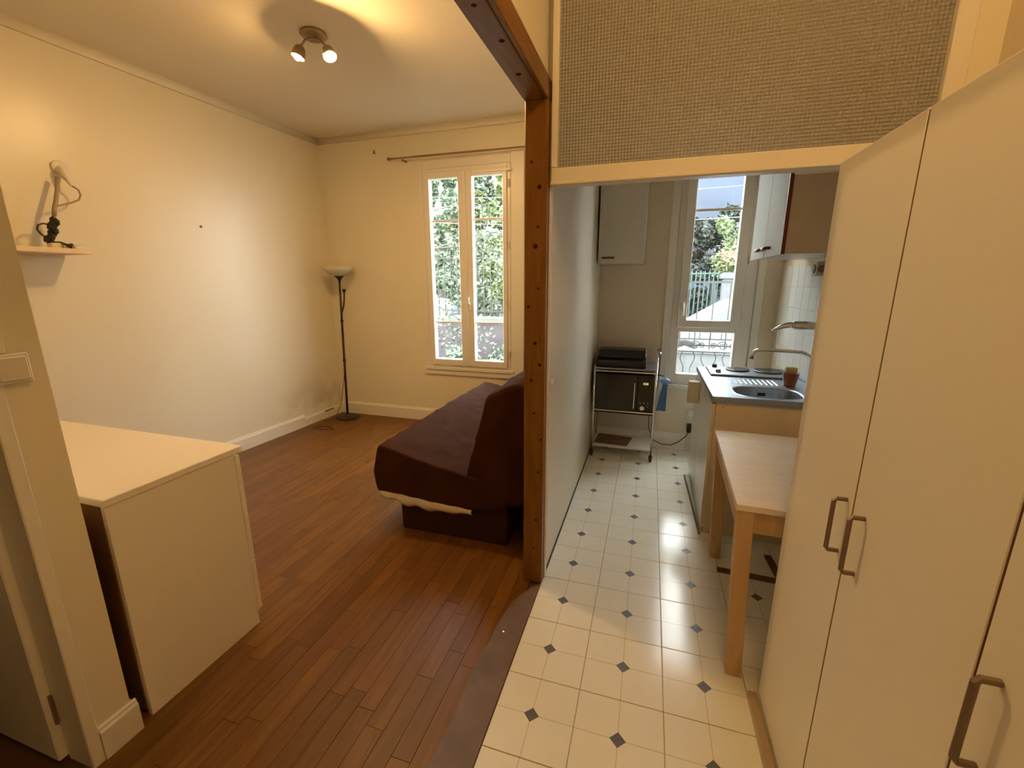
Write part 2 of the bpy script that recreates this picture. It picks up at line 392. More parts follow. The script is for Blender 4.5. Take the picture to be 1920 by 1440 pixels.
bm = B(); box(bm, -1.42, -1.31, -2.3, -1.42, -0.1, ZC+0.05); box(bm, -1.42, -1.31, -1.42, -0.575, 2.08, ZC+0.05)
struct('wall_hall', bm, M['paint'])
struct('wall_behind', bx(-2.9, XR+0.15, -2.45, -2.3, -0.1, ZC+0.05), M['paint'])
struct('wall_side_room', bx(-2.75, -2.65, -2.3, -0.575, -0.1, ZC+0.05), M['paint'])
struct('floor_side_room', bx(-2.75, -1.31, -2.3, -0.575, -0.12, -0.002), M['subfloor'])
struct('ceiling', bx(xw(-0.6)-0.2, XR+0.2, -2.45, YF, ZC, ZC+0.12), M['ceiling'])
# coved cornice of the living room
def cove(name, p0, p1, inward, r=0.05):
    bm = B(); p0 = Vector(p0); p1 = Vector(p1); inward = Vector(inward).normalized(); n = 8; rows = []
    for p in (p0, p1):
        row = []
        for i in range(n+1):
            t = PI/2*i/n
            row.append(bm.verts.new(p+inward*(r-r*math.cos(t))+Vector((0, 0, -r+r*math.sin(t)))))
        row.append(bm.verts.new(p+Vector((0, 0, 0.0))))
        rows.append(row)
    k = n+2
    for i in range(k): bm.faces.new([rows[0][i], rows[1][i], rows[1][(i+1) % k], rows[0][(i+1) % k]])
    bm.faces.new(rows[0]); bm.faces.new(list(reversed(rows[1]))); bmesh.ops.recalc_face_normals(bm, faces=bm.faces)
    o = struct(name, bm, M['paint'])
    for pl in o.data.polygons: pl.use_smooth = len(pl.vertices) == 4
cove('trim_1', (xw(-0.45), -0.45, ZC), (xw(YB), YB, ZC), (1, -0.05, 0))
cove('trim_2', (xw(YB), YB, ZC), (-0.225, YB, ZC), (0, -1, 0))

# baseboards
def base_profile(h, d): return [(0, 0), (d, 0), (d, h-0.02), (d*0.6, h-0.012), (d*0.6, h-0.004), (d*0.3, h), (0, h)]
def baseboard(name, p0, p1, inward, h=0.12, d=0.018, m=None):
    bm = B(); p0 = Vector(p0); p1 = Vector(p1); iw = Vector(inward).normalized(); A = []; Bv = []
    for (a, z) in base_profile(h, d):
        A.append(bm.verts.new(p0+iw*a+Vector((0, 0, z)))); Bv.append(bm.verts.new(p1+iw*a+Vector((0, 0, z))))
    n = len(A); bm.faces.new(A); bm.faces.new(list(reversed(Bv)))
    for i in range(n): bm.faces.new([A[i], Bv[i], Bv[(i+1) % n], A[(i+1) % n]])
    bmesh.ops.recalc_face_normals(bm, faces=bm.faces)
    return struct(name, bm, m or M['gloss_white'])
baseboard('baseboard_left', (xw(-0.45), -0.45, 0), (xw(2.43), 2.43, 0), (1, -0.05, 0), 0.13, 0.022)
baseboard('baseboard_left', (xw(2.43), 2.43, 0), (xw(YB), YB, 0), (1, -0.05, 0), 0.10, 0.012)
baseboard('baseboard_back', (xw(YB), YB, 0), (-0.225, YB, 0), (0, -1, 0), 0.14, 0.02)
baseboard('baseboard_kitchen', (-0.135, YK, 0), (0.70, YK, 0), (0, -1, 0), 0.16, 0.012)
baseboard('baseboard_partition', (-0.135, 0.80, 0), (-0.135, YK, 0), (1, 0, 0), 0.015, 0.006, M['low_wall'])
baseboard('baseboard_jamb', (-1.31, -0.561, 0), (-1.31, -0.449, 0), (1, 0, 0), 0.125, 0.016)
baseboard('baseboard_near', (-1.31, -0.463, 0), (-3.3, -0.463, 0), (0, 1, 0), 0.125, 0.014)
# vent slot cut in the left baseboard and a wall plug
tag(obj('wall_plug', lathe(B(), [(0.010, 0), (0.011, 0.004), (0.005, 0.008), (0.004, 0.014)], (xw(1.615), 1.615, 1.978), (1, 0, 0), 8), M['bronze']), 'small brown plug stuck in the bare left living room wall', 'wall plug')

# parquet strips: the nearest 300 are parts, the rest one joined part
PW = 0.072; planks = []
x = -3.36; k = 0
while x < -0.135:
    y = -2.3-random.random()*0.6
    while y < YB:
        L = random.choice([0.35, 0.45, 0.55, 0.65])
        a, b = max(y, -2.3), min(y+L, YB)
        xa, xb = x, min(x+PW, -0.137)
        lim = -1.31 if (a+b)/2 < -0.45 else xw((a+b)/2)
        if a < -0.45 < b and xb < -1.31: a = -0.45
        if xb > lim+0.01 and b-a > 0.02:
            if not (xa > -0.235 and b > 0.78): planks.append((max(xa, lim-0.0), xb, a, b))
        y += L
    x += PW
cam = Vector((0.3137, -1.2294, 1.5292))
def inview(p):
    dx, dy = p[0]-cam.x, p[1]-cam.y
    ang = math.degrees(math.atan2(dx, dy))
    return -66 < ang < 31 and math.hypot(dx, dy) > 0.75
planks.sort(key=lambda p: (0 if inview(((p[0]+p[1])/2, (p[2]+p[3])/2)) else 50)+math.hypot((p[0]+p[1])/2-cam.x, (p[2]+p[3])/2-cam.y))
meshes = {}
for (a, b, c, d) in planks[:295]:
    W, L = round(b-a-0.0009, 4), round(d-c-0.0009, 4)
    key = (W, L)
    if key not in meshes:
        bm = bx(-W/2, W/2, -L/2, L/2, 0, 0.012, bevel=0.0007)
        me = bpy.data.meshes.new('plank'); bm.to_mesh(me); bm.free(); me.materials.append(M['plank']); meshes[key] = me
    o = bpy.data.objects.new('plank', meshes[key]); C.objects.link(o); o.parent = floor_wood
    o.location = Vector(((a+b)/2, (c+d)/2, -0.012+random.uniform(0, 0.0006)))-wl(floor_wood)
bm = B()
for (a, b, c, d) in planks[295:]: box(bm, a+0.0004, b-0.0004, c+0.0004, d-0.0004, -0.012, 0.0)
o = obj('planks', bm, M['plank_stuff'], floor_wood); o['kind'] = 'stuff'

# vinyl tiles with slate lozenge insets
T = 0.305
insetL = 0.0265
bm = B(); vs = [bm.verts.new(v) for v in [(insetL*1.05, 0, 0), (0, insetL*1.05, 0), (-insetL*1.05, 0, 0), (0, -insetL*1.05, 0)]]
f = bm.faces.new(vs); r = bmesh.ops.extrude_face_region(bm, geom=[f]); bmesh.ops.translate(bm, verts=[v for v in r['geom'] if isinstance(v, bmesh.types.BMVert)], vec=(0, 0, 0.0012))
bmesh.ops.recalc_face_normals(bm, faces=bm.faces)
inset_me = bpy.data.meshes.new('inset'); bm.to_mesh(inset_me); bm.free(); inset_me.materials.append(M['inset'])
tm = {}
for i in range(-1, 5):
    for j in range(-5, 14):
        x0, x1 = max(i*T-T/2, -0.134), min(i*T+T/2, XR); y0, y1 = max(j*T-T/2, -2.3), min(j*T+T/2, YK)
        if x1-x0 < 0.01 or y1-y0 < 0.01: continue
        e = 0.0017; cx, cy = i*T, j*T
        key = (round(x0-cx, 3), round(x1-cx, 3), round(y0-cy, 3), round(y1-cy, 3))
        if key not in tm:
            bm = bx(x0-cx+e, x1-cx-e, y0-cy+e, y1-cy-e, 0, 0.006, bevel=0.0008)
            me = bpy.data.meshes.new('tile'); bm.to_mesh(me); bm.free(); me.materials.append(M['vinyl']); tm[key] = me
        o = bpy.data.objects.new('tile', tm[key]); C.objects.link(o); o.parent = floor_vinyl
        o.location = Vector((cx, cy, -0.006))-wl(floor_vinyl)
        if x0 < cx-0.03 and x1 > cx+0.03 and y0 < cy-0.03 and y1 > cy+0.03:
            q = bpy.data.objects.new('inset', inset_me); C.objects.link(q); q.parent = o; q.location = (0, 0, 0.0052)

# worn strip bridging parquet and vinyl
pts = [(-0.136, -2.3), (-0.136, 0.70), (-0.165, 0.66), (-0.205, 0.60), (-0.235, 0.52), (-0.262, 0.35)]
yy = 0.25
while yy > -2.3:
    pts.append((-0.268+random.uniform(-0.008, 0.008), yy)); yy -= 0.09
pts.append((-0.268, -2.3))
struct('trim_3', prism(B(), pts, 'z', -0.002, 0.0035), M['threshold'])
tag(obj('drawing_pin', lathe(B(), [(0.006, 0), (0.005, 0.002), (0.001, 0.003)], (-0.217, 0.335, 0.0037), (0, 0, 1), 10), M['chrome']), 'tiny shiny metal stud on the brown strip between parquet and tiles', 'stud')

# ------------------------------------------------------------------ post, beam, transom
post = thing('pine_post', (-0.18, 0.735, 0), 'stained orange pine post at the end of the kitchen partition', 'post')
obj('shaft', bx(-0.23, -0.132, 0.70, 0.775, 0, 2.252, bevel=0.003), M['post'], post)
obj('edge_strip', bx(-0.1315, -0.1235, 0.745, 0.775, 0, 2.252, bevel=0.001), M['gloss_white'], post, label='narrow painted strip')
for (kx, kz, r) in [(-0.175, 0.20, 0.006), (-0.165, 0.36, 0.007), (-0.155, 0.62, 0.006), (-0.145, 0.79, 0.006), (-0.18, 0.92, 0.006), (-0.195, 1.08, 0.007), (-0.155, 1.155, 0.008), (-0.178, 1.255, 0.009), (-0.21, 1.42, 0.007), (-0.165, 1.50, 0.006), (-0.18, 1.68, 0.011), (-0.17, 1.76, 0.006), (-0.165, 1.92, 0.010), (-0.2, 2.02, 0.006)]:
    obj('knot', lathe(B(), [(r, 0), (r*0.8, 0.0008)], (kx, 0.7002, kz), (0, -1, 0), 10), M['knot'], post)
beam = thing('pine_beam', (-0.185, -0.78, 2.252), 'stained pine beam running toward the viewer above the parquet edge', 'beam')
obj('board', bx(-0.235, -0.152, -2.3, 0.775, 2.2525, 2.325, bevel=0.003), M['beam'], beam)
obj('edge_board', bx(-0.150, -0.132, -2.3, 0.775, 2.2525, 2.335, bevel=0.003), M['beam'], beam)
for (kx, ky, r) in [(-0.19, 0.47, 0.010), (-0.175, 0.24, 0.010), (-0.19, 0.05, 0.008)]:
    obj('knot', lathe(B(), [(r, 0), (r*0.8, 0.0008)], (kx, ky, 2.2523), (0, 0, -1), 10), M['knot'], beam)

tr = thing('glazed_transom', (0.55, 0.75, 1.925), 'cream framed transom with a large waffle glass pane above the kitchen entrance', 'transom')
obj('bottom_rail', bx(-0.1229, XR, 0.722, 0.782, 1.925, 1.995, bevel=0.004), M['gloss_white'], tr)
obj('bead', bx(-0.1229, XR, 0.716, 0.722, 1.928, 1.942, bevel=0.002), M['gloss_white'], tr)
obj('stile', bx(-0.1229, -0.097, 0.722, 0.782, 1.9955, ZC, bevel=0.003), M['gloss_white'], tr)
obj('stile', bx(1.182, 1.238, 0.722, 0.782, 1.9955, ZC, bevel=0.003), M['gloss_white'], tr)
obj('top_rail', bx(-0.0965, 1.1815, 0.722, 0.782, 2.93, ZC, bevel=0.003), M['gloss_white'], tr)
obj('pane', bx(-0.096, 1.181, 0.748, 0.754, 1.9955, 2.9295), M['waffle'], tr, label='patterned translucent glass')
struct('wall_transom_side', bx(1.2385, XR, 0.73, 0.775, 1.9955, ZC), M['paint'])
tag(obj('wall_plug', lathe(B(), [(0.006, 0), (0.005, 0.003), (0.002, 0.006)], (1.262, 0.7298, 2.392), (0, -1, 0), 8), M['bronze']), 'small screw hole plug high on the wall right of the transom', 'wall plug')
tl = thing('strip_light', (1.05, 0.83, 1.925), 'unlit white strip light tucked behind the transom rail', 'light')
obj('tube', lathe(B(), [(0.010, 0), (0.014, 0.004), (0.014, 0.49), (0.010, 0.494)], (0.812, 0.83, 1.943), (1, 0, 0), 14), M['white_plastic'], tl, smooth=True)
obj('bracket', bx(0.84, 1.28, 0.783, 0.822, 1.935, 1.952, bevel=0.002), M['white_plastic'], tl)

# ------------------------------------------------------------------ hall doorway at left
dr = thing('door_1', (-1.31, -0.58, 0)); dr['kind'] = 'structure'
obj('architrave', bx(-1.309, -1.297, -0.595, -0.562, 0, 2.12, bevel=0.003), M['gloss_white'], dr)
obj('architrave', bx(-1.309, -1.297, -1.48, -1.42, 0, 2.12, bevel=0.003), M['gloss_white'], dr)
obj('architrave', bx(-1.309, -1.297, -1.42, -0.5955, 2.06, 2.12, bevel=0.003), M['gloss_white'], dr)
obj('jamb', bx(-1.42, -1.3095, -0.594, -0.576, 0, 2.079), M['gloss_white'], dr)
obj('leaf', bx(-2.22, -1.4215, -0.618, -0.580, 0.012, 2.05, bevel=0.004), M['gloss_white'], dr)
obj('hinge', bx(-1.4212, -1.412, -0.604, -0.5965, 0.15, 0.26), M['bronze'], dr)
sw = thing('light_switch', (-1.2965, -0.53, 1.27), 'square white light switch on the left door jamb', 'switch')
obj('back_plate', bx(-1.2968, -1.285, -0.580, -0.504, 1.268, 1.348, bevel=0.003), M['white_plastic'], sw)
obj('rocker', bx(-1.285, -1.277, -0.572, -0.512, 1.277, 1.341, bevel=0.003), M['white_plastic'], sw)
# surface conduit above the switch
tag(obj('cable_duct', bx(-1.3095, -1.299, -0.561, -0.540, 1.349, 2.35, bevel=0.002), M['gloss_white']), 'thin painted cable duct running up the jamb from the switch', 'cable duct')

# ------------------------------------------------------------------ white chest
ch = thing('white_chest', (-2.05, -0.17, 0), 'long white chest of drawers standing end-on behind the left jamb', 'chest of drawers')
CX0, CX1 = -2.88, -1.312
obj('side_panel', bx(CX1-0.02, CX1, -0.408, 0.058, 0.0, 0.828, bevel=0.0015), M['chest'], ch)
obj('side_panel', bx(CX0, CX0+0.02, -0.408, 0.058, 0.0, 0.828, bevel=0.0015), M['chest'], ch)
obj('top', bx(CX0-0.004, CX1+0.006, -0.412, 0.098, 0.8285, 0.856, bevel=0.003), M['chest'], ch)
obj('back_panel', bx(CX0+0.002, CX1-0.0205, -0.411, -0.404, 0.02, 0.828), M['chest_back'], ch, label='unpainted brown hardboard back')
obj('plinth', bx(CX0+0.021, CX1-0.0205, 0.0, 0.03, 0.0, 0.06), M['chest'], ch)
for cc_ in range(2):
    for rr in range(3):
        xa = CX0+0.003+cc_*0.783; za = 0.065+rr*0.252
        d = obj('drawer', bx(xa, xa+0.780, 0.062, 0.084, za, za+0.249, bevel=0.002), M['chest'], ch)
        obj('grip', bx(xa+0.25, xa+0.53, 0.0845, 0.092, za+0.225, za+0.237, bevel=0.002), M['chest'], d)

# ------------------------------------------------------------------ shelf with cables on left wall
sh = thing('wall_shelf', (xw(0.5), 0.45, 1.70), 'small pale wooden shelf fixed to the left wall above the chest', 'shelf')
obj('board', bx(-3.302, -3.035, 0.15, 0.705, 1.703, 1.733, bevel=0.002), M['birch'], sh)
obj('rail', bx(-3.302, -3.285, 0.16, 0.69, 1.685, 1.7025), M['birch'], sh)
so = thing('wall_socket', (xw(0.8), 0.78, 2.17), 'round white wall socket with two cords, high above the shelf', 'socket')
obj('plate', lathe(B(), [(0.043, 0), (0.043, 0.006), (0.036, 0.010), (0.0, 0.010)], (xw(0.78)+0.002, 0.765, 2.235), (1, 0, 0), 24), M['white_plastic'], so, smooth=True)
obj('plug', tube(B(), [(-3.277, 0.765, 2.225), (-3.235, 0.755, 2.20), (-3.215, 0.757, 2.165), (-3.205, 0.768, 2.125)], [0.024, 0.026, 0.018, 0.009], 10), M['white_plastic'], so)
cb = thing('cable_bundle', (-3.18, 0.62, 1.733), 'tangle of grey cords and black plugs standing on the shelf', 'cables')
obj('grey_cord', tube(B(), [(-3.23, 0.715, 2.165), (-3.21, 0.69, 2.09), (-3.20, 0.665, 2.02), (-3.195, 0.645, 1.97), (-3.19, 0.635, 1.93)], 0.012, 8), M['grey_cord'], cb, smooth=True)
obj('thin_cord', tube(B(), [(-3.205, 0.768, 2.125), (-3.20, 0.795, 2.105), (-3.20, 0.80, 2.075), (-3.20, 0.785, 2.045), (-3.20, 0.74, 2.02), (-3.20, 0.69, 2.0), (-3.19, 0.65, 1.985), (-3.19, 0.635, 1.95), (-3.19, 0.632, 1.90)], 0.0055, 6), M['grey_cord'], cb, smooth=True)
bm = B()
for k in range(11):
    t = k/10
    sphere(bm, (-3.19+random.uniform(-.012, .012), 0.632-0.045*t+random.uniform(-.012, .012), 1.905-0.13*t), random.uniform(0.016, 0.027), 1, (1, 1, 1.2))
obj('black_plugs', bm, M['black_plastic'], cb)
obj('loop_cord', tube(B(), [(-3.19, 0.605, 1.875), (-3.19, 0.57, 1.878), (-3.19, 0.545, 1.865), (-3.19, 0.538, 1.84), (-3.19, 0.55, 1.815), (-3.19, 0.575, 1.797), (-3.19, 0.60, 1.79)], 0.005, 6), M['black_plastic'], cb, smooth=True)
obj('adaptor', bx(-3.215, -3.165, 0.575, 0.645, 1.7335, 1.768, bevel=0.006), M['white_plastic'], cb, label='white adaptor block')
obj('cord_to_strip', tube(B(), [(-3.19, 0.60, 1.775), (-3.17, 0.625, 1.775), (-3.14, 0.64, 1.757), (-3.12, 0.65, 1.752)], [0.004, 0.004, 0.008, 0.018], 8), M['black_plastic'], cb, smooth=True)
ps = thing('power_strip', (-3.15, 0.62, 1.734), 'white multi-socket power strip lying on the shelf end', 'power strip')
obj('body', bx(-3.19, -3.09, 0.652, 0.70, 1.7337, 1.758, bevel=0.005), M['white_plastic'], ps)
for q in range(3): obj('outlet', lathe(B(), [(0.014, 0), (0.014, 0.001)], (-3.175+0.034*q, 0.676, 1.7581), (0, 0, 1), 12), M['black_plastic'], ps)

# ------------------------------------------------------------------ ceiling spot fixture
FX = Vector((-1.70, 1.30, ZC))
fx = thing('ceiling_spotlight', FX, 'brown metal ceiling light with lit spot heads in the living room', 'ceiling light')
obj('ceiling_plate', lathe(B(), [(0.075, 0), (0.078, -0.012), (0.06, -0.028), (0.0, -0.03)], (FX.x-0.04, FX.y+0.03, ZC), (0, 0, 1), 28), M['nickel'], fx, smooth=True)
heads = [(Vector((-1.80, 1.25, 2.852)), Vector((-0.25, -0.22, -0.94))), (Vector((-1.575, 1.25, 2.823)), Vector((0.42, -0.20, -0.86)))]
for i, (p, ax) in enumerate(heads):
    ax.normalize()
    hd = obj('spot_head', lathe(B(), [(0.010, -0.062), (0.020, -0.058), (0.030, -0.045), (0.036, -0.02), (0.038, 0.006), (0.0365, 0.006), (0.034, -0.02), (0.027, -0.040), (0.0, -0.045)], p, ax, 20, caps=False), M['nickel'], fx, smooth=True)
    obj('arm', tube(B(), [FX+Vector((-0.04, 0.03, -0.02)), (FX+p)/2+Vector((-0.02, 0.01, 0.02)), p-ax*0.06], 0.006, 8), M['nickel'], fx, smooth=True)
    b = B(); sphere(b, p+ax*0.004, 0.021, 2)
    obj('bulb', b, M['bulb_dim'] if i == 0 else M['bulb'], hd, label='glowing bulb', smooth=True)
# hall globe, above and behind the viewer's frame edge
hl = thing('hall_globe_lamp', (0.68, -0.60, ZC), 'white globe lamp on the hall ceiling', 'ceiling light')
obj('rose', lathe(B(), [(0.05, 0), (0.05, -0.02), (0.02, -0.03)], (0.68, -0.60, ZC), (0, 0, 1), 20), M['white_plastic'], hl)
b = B(); sphere(b, (0.68, -0.60, 2.86), 0.10, 3); obj('globe', b, M['hall_bulb'], hl, smooth=True)

# ------------------------------------------------------------------ living room window
def frame_rect(x0, x1, z0, z1, y0, y1, wl_, wr, wb, wt, bevel=0.004):
    bm = B()
    box(bm, x0, x0+wl_, y0, y1, z0, z1, bevel); box(bm, x1-wr, x1, y0, y1, z0, z1, bevel)
    box(bm, x0+wl_-0.001, x1-wr+0.001, y0, y1, z0, z0+wb, bevel); box(bm, x0+wl_-0.001, x1-wr+0.001, y0, y1, z1-wt, z1, bevel)
    return bm
w1 = thing('window_1', (-1.48, YB, 0.62)); w1['kind'] = 'structure'
obj('frame', frame_rect(-1.945, -1.02, 0.62, 2.62, 3.005, 3.085, 0.035, 0.035, 0.035, 0.04), M['pvc'], w1)
for (a, b, ga, gb) in [(-1.912, -1.488, -1.867, -1.557), (-1.484, -1.052, -1.408, -1.095)]:
    s = obj('sash', frame_rect(a, b, 0.655, 2.585, 2.985, 3.055, ga-a, b-gb, 0.068, 0.062), M['pvc'], w1)
    obj('pane', bx(ga-0.005, gb+0.005, 3.028, 3.032, 0.718, 2.528), M['glass'], s)
    for z in (1.114, 2.131): obj('glazing_bar', bx(ga, gb, 3.016, 3.027, z-0.011, z+0.011, bevel=0.002), M['pvc'], s)
obj('meeting_stile', bx(-1.502, -1.470, 2.972, 2.985, 0.665, 2.575, bevel=0.004), M['pvc'], w1)
h = obj('handle', bx(-1.466, -1.442, 2.966, 2.984, 1.25, 1.33, bevel=0.004), M['pvc'], w1)
obj('lever', tube(B(), [(-1.454, 2.968, 1.31), (-1.454, 2.945, 1.312), (-1.452, 2.942, 1.345), (-1.450, 2.945, 1.385)], [0.008, 0.009, 0.009, 0.007], 8), M['pvc'], h, smooth=True)
obj('air_vent', bx(-1.375, -1.005, 2.972, 2.986, 2.545, 2.57, bevel=0.003), M['pvc'], w1)
for z in (0.80, 1.30, 1.88, 2.44): obj('hinge', tube(B(), [(-1.034, 2.993, z-0.035), (-1.034, 2.993, z+0.035)], 0.008, 8), M['pvc'], w1)
obj('sill', prism(B(), [(2.985, 0.60), (2.985, 0.632), (3.02, 0.632), (3.02, 0.60)], 'x', -1.99, -0.985, bevel=0.003), M['pvc'], w1)
obj('apron', bx(-2.02, -0.955, 2.998, 3.021, 0.545, 0.599, bevel=0.004), M['gloss_white'], w1)
obj('casing', bx(-1.018, -0.885, 3.004, 3.021, 0.56, 2.74, bevel=0.004), M['gloss_white'], w1)
obj('casing', bx(-1.995, -1.947, 3.012, 3.021, 0.60, 2.70, bevel=0.003), M['gloss_white'], w1)
obj('casing', bx(-1.946, -1.019, 3.012, 3.021, 2.622, 2.70, bevel=0.003), M['gloss_white'], w1)
rod = thing('curtain_rod', (-1.55, 2.93, 2.72), 'thin brown curtain rod without curtains above the living room window', 'curtain rod')
obj('pole', tube(B(), [(-2.25, 2.935, 2.725), (-0.30, 2.935, 2.717)], 0.008, 10), M['brass_rod'], rod)
obj('sleeve', tube(B(), [(-2.0, 2.935, 2.724), (-1.18, 2.935, 2.7205)], 0.0095, 10), M['brass_rod'], rod)
obj('finial', lathe(B(), [(0.012, 0), (0.014, 0.01), (0.014, 0.03), (0.010, 0.034)], (-2.284, 2.935, 2.725), (1, 0, 0), 12), M['brass_rod'], rod)
for x_ in (-2.12, -0.45): obj('bracket', bx(x_-0.008, x_+0.008, 2.935, YB, 2.700, 2.714, bevel=0.002), M['brass_rod'], rod)
tag(obj('wall_hook', tube(B(), [(-2.478, 3.02, 2.815), (-2.478, 2.995, 2.812), (-2.47, 2.985, 2.82), (-2.465, 2.988, 2.835)], 0.006, 8), M['brass_rod']), 'lone leftover hook on the back wall left of the curtain rod', 'hook')

# ------------------------------------------------------------------ floor lamp
fl = thing('floor_lamp', (-2.955, 2.83, 0), 'black uplighter floor lamp with white glass bowl in the far corner', 'floor lamp')
lb = Vector((-2.955, 2.83, 0)); tp = Vector((-2.90, 2.83, 1.58))
obj('base', lathe(B(), [(0.118, 0), (0.125, 0.006), (0.122, 0.018), (0.03, 0.026), (0.014, 0.045)], lb, (0, 0, 1), 32), M['lamp_base'], fl, smooth=False)
def on(t): return lb.lerp(tp, t)
obj('pole', tube(B(), [on(0.015), on(0.35), on(0.7), on(0.995)], [0.0125, 0.0125, 0.0115, 0.010], 12), M['black_metal'], fl, smooth=True)
obj('collar', tube(B(), [on(0.42), on(0.435)], 0.017, 12), M['black_metal'], fl); obj('collar', tube(B(), [on(0.70), on(0.715)], 0.017, 12), M['black_metal'], fl)
obj('bowl_holder', lathe(B(), [(0.010, -0.05), (0.014, -0.03), (0.030, -0.005), (0.052, 0.012), (0.050, 0.016), (0.0, 0.016)], tp, (0, 0, 1), 24), M['black_metal'], fl, smooth=True)
obj('bowl', lathe(B(), [(0.045, 0.015), (0.078, 0.023), (0.116, 0.046), (0.141, 0.078), (0.156, 0.112), (0.152, 0.112), (0.137, 0.081), (0.112, 0.050), (0.074, 0.028), (0.0, 0.022)], tp, (0, 0, 1), 40, caps=False), M['opal'], fl, label='white glass uplighter bowl', smooth=True)
arm = obj('reading_arm', tube(B(), [on(0.745), on(0.78)+Vector((0.025, -0.01, 0)), on(0.81)+Vector((0.05, -0.02, 0)), on(0.85)+Vector((0.068, -0.028, 0)), on(0.895)+Vector((0.075, -0.03, 0))], 0.008, 10), M['black_metal'], fl, smooth=True)
obj('lamp_socket', lathe(B(), [(0.009, 0), (0.014, 0.02), (0.020, 0.035), (0.019, 0.045), (0.0, 0.045)], on(0.895)+Vector((0.075, -0.03, 0)), (0.05, 0, 1), 14), M['black_metal'], arm, smooth=True)
obj('switch', bx(-2.915, -2.893, 2.800, 2.818, 0.965, 1.045, bevel=0.004), M['black_plastic'], fl)
obj('cord', tube(B(), [on(0.62)+Vector((0.014, -0.015, 0)), on(0.45)+Vector((0.02, -0.018, 0)), on(0.36)+Vector((0.01, -0.018, 0)), on(0.30)+Vector((-0.01, -0.01, 0)), on(0.2)+Vector((-0.05, 0.0, 0)), on(0.1)+Vector((-0.08, 0.0, 0)), (-3.075, 2.79, 0.035), (-3.08, 2.78, 0.004), (-3.09, 2.6, 0.004)], 0.003, 6), M['brown_cord'], fl, smooth=True)
bm = B(); cp = []
for k in range(40):
    t = k/39*4*PI; cp.append((-2.99+0.11*math.cos(t)+0.02*math.sin(3*t)+0.05*k/39, 2.43+0.045*math.sin(t), 0.005+0.002*(k % 3)))
tag(obj('loose_cord', tube(bm, cp, 0.0045, 6), M['brown_cord'], smooth=True), 'coiled reddish brown cord lying on the parquet by the left baseboard', 'cord')
tag(obj('vent_slot', bx(xw(2.8)+0.0125, xw(2.8)+0.018, 2.72, 2.87, 0.082, 0.094, bevel=0.002), M['black_metal']), 'thin dark slot grille on the baseboard beside the floor lamp', 'vent')

# ------------------------------------------------------------------ sofa bed along the partition
sf = thing('sofa_bed', (-0.75, 1.85, 0), 'folding sofa bed under a dark brown slipcover against the partition', 'sofa bed')
Y0, Y1 = 0.935, 2.80
obj('base', bx(-1.105, -0.40, Y0+0.02, Y1, 0.0, 0.26, bevel=0.012, seg=2), M['sofa_base'], sf, label='darker brown skirt')
def loft(pts, y0, y1, ny, amp, seed):
    """closed profile in (x,z) lofted along y; cloth folds from noise, nearly flat ends"""
    from mathutils import noise
    per = []; tot = 0
    for i in range(len(pts)):
        a, b = pts[i], pts[(i+1) % len(pts)]; per.append((tot, a, b)); tot += math.hypot(b[0]-a[0], b[1]-a[1])
    N = 84; q = []; k = 0
    for i in range(N):
        d = tot*i/N
        while k+1 < len(per) and per[k+1][0] <= d: k += 1
        t0, a, b = per[k]; L = math.hypot(b[0]-a[0], b[1]-a[1]) or 1; f_ = (d-t0)/L
        q.append((a[0]+(b[0]-a[0])*f_, a[1]+(b[1]-a[1])*f_))
    pts = q; n = N
    bm = B(); rings = []
    cx = sum(p[0] for p in pts)/n; cz = sum(p[1] for p in pts)/n
    ys = [y0, y0+0.01, y0+0.03]+[y0+0.05+(y1-y0-0.10)*i/ny for i in range(ny+1)]+[y1-0.03, y1-0.01, y1]
    sc_ = [0.978, 0.993, 0.999]+[1]*(ny+1)+[0.999, 0.993, 0.978]
    for y, s in zip(ys, sc_):
        row = []
        for (px, pz) in pts:
            a = noise.noise(Vector((px*3.2+seed, y*2.1, pz*3.2)))
            f_ = 1-abs(noise.noise(Vector((px*5.5+a*1.2, y*5.0+px*4+seed, pz*5.5))))*2.2
            d = amp*(0.8*a+0.9*max(0, f_)**3)
            l = math.hypot(px-cx, pz-cz) or 1
            row.append(bm.verts.new((cx+(px-cx)*s+(px-cx)/l*d, y, cz+(pz-cz)*s+(pz-cz)/l*d)))
        rings.append(row)
    for a, b in zip(rings, rings[1:]):
        for k in range(n): bm.faces.new([a[k], a[(k+1) % n], b[(k+1) % n], b[k]])
    for rg_, y, sgn in ((rings[0], y0, 1), (rings[-1], y1, -1)):          # softly quilted end faces
        prev = rg_
        for sc2 in (0.9, 0.7, 0.4, 0.12):
            cur = []
            for v in rg_:
                px = cx+(v.co.x-cx)*sc2; pz = cz+(v.co.z-cz)*sc2
                a = noise.noise(Vector((px*6+seed, 3.1, pz*6)))
                cur.append(bm.verts.new((px, y+sgn*amp*0.5*a, pz)))
            for k in range(n): bm.faces.new([prev[k], prev[(k+1) % n], cur[(k+1) % n], cur[k]])
            prev = cur
        bm.faces.new(prev)
    bmesh.ops.recalc_face_normals(bm, faces=bm.faces)
    return bm
def smooth_poly(pts, it=2):
    for _ in range(it):
        q = []
        for i in range(len(pts)):
            a, b = pts[i], pts[(i+1) % len(pts)]
            q += [(a[0]*.75+b[0]*.25, a[1]*.75+b[1]*.25), (a[0]*.25+b[0]*.75, a[1]*.25+b[1]*.75)]
        pts = q
    return pts
seat = smooth_poly([(-1.235, 0.225), (-1.272, 0.27), (-1.268, 0.42), (-1.238, 0.545), (-1.225, 0.552), (-1.15, 0.542), (-1.0, 0.50), (-0.8, 0.455), (-0.62, 0.42), (-0.44, 0.40), (-0.40, 0.30), (-0.42, 0.225), (-0.8, 0.205)], 1)
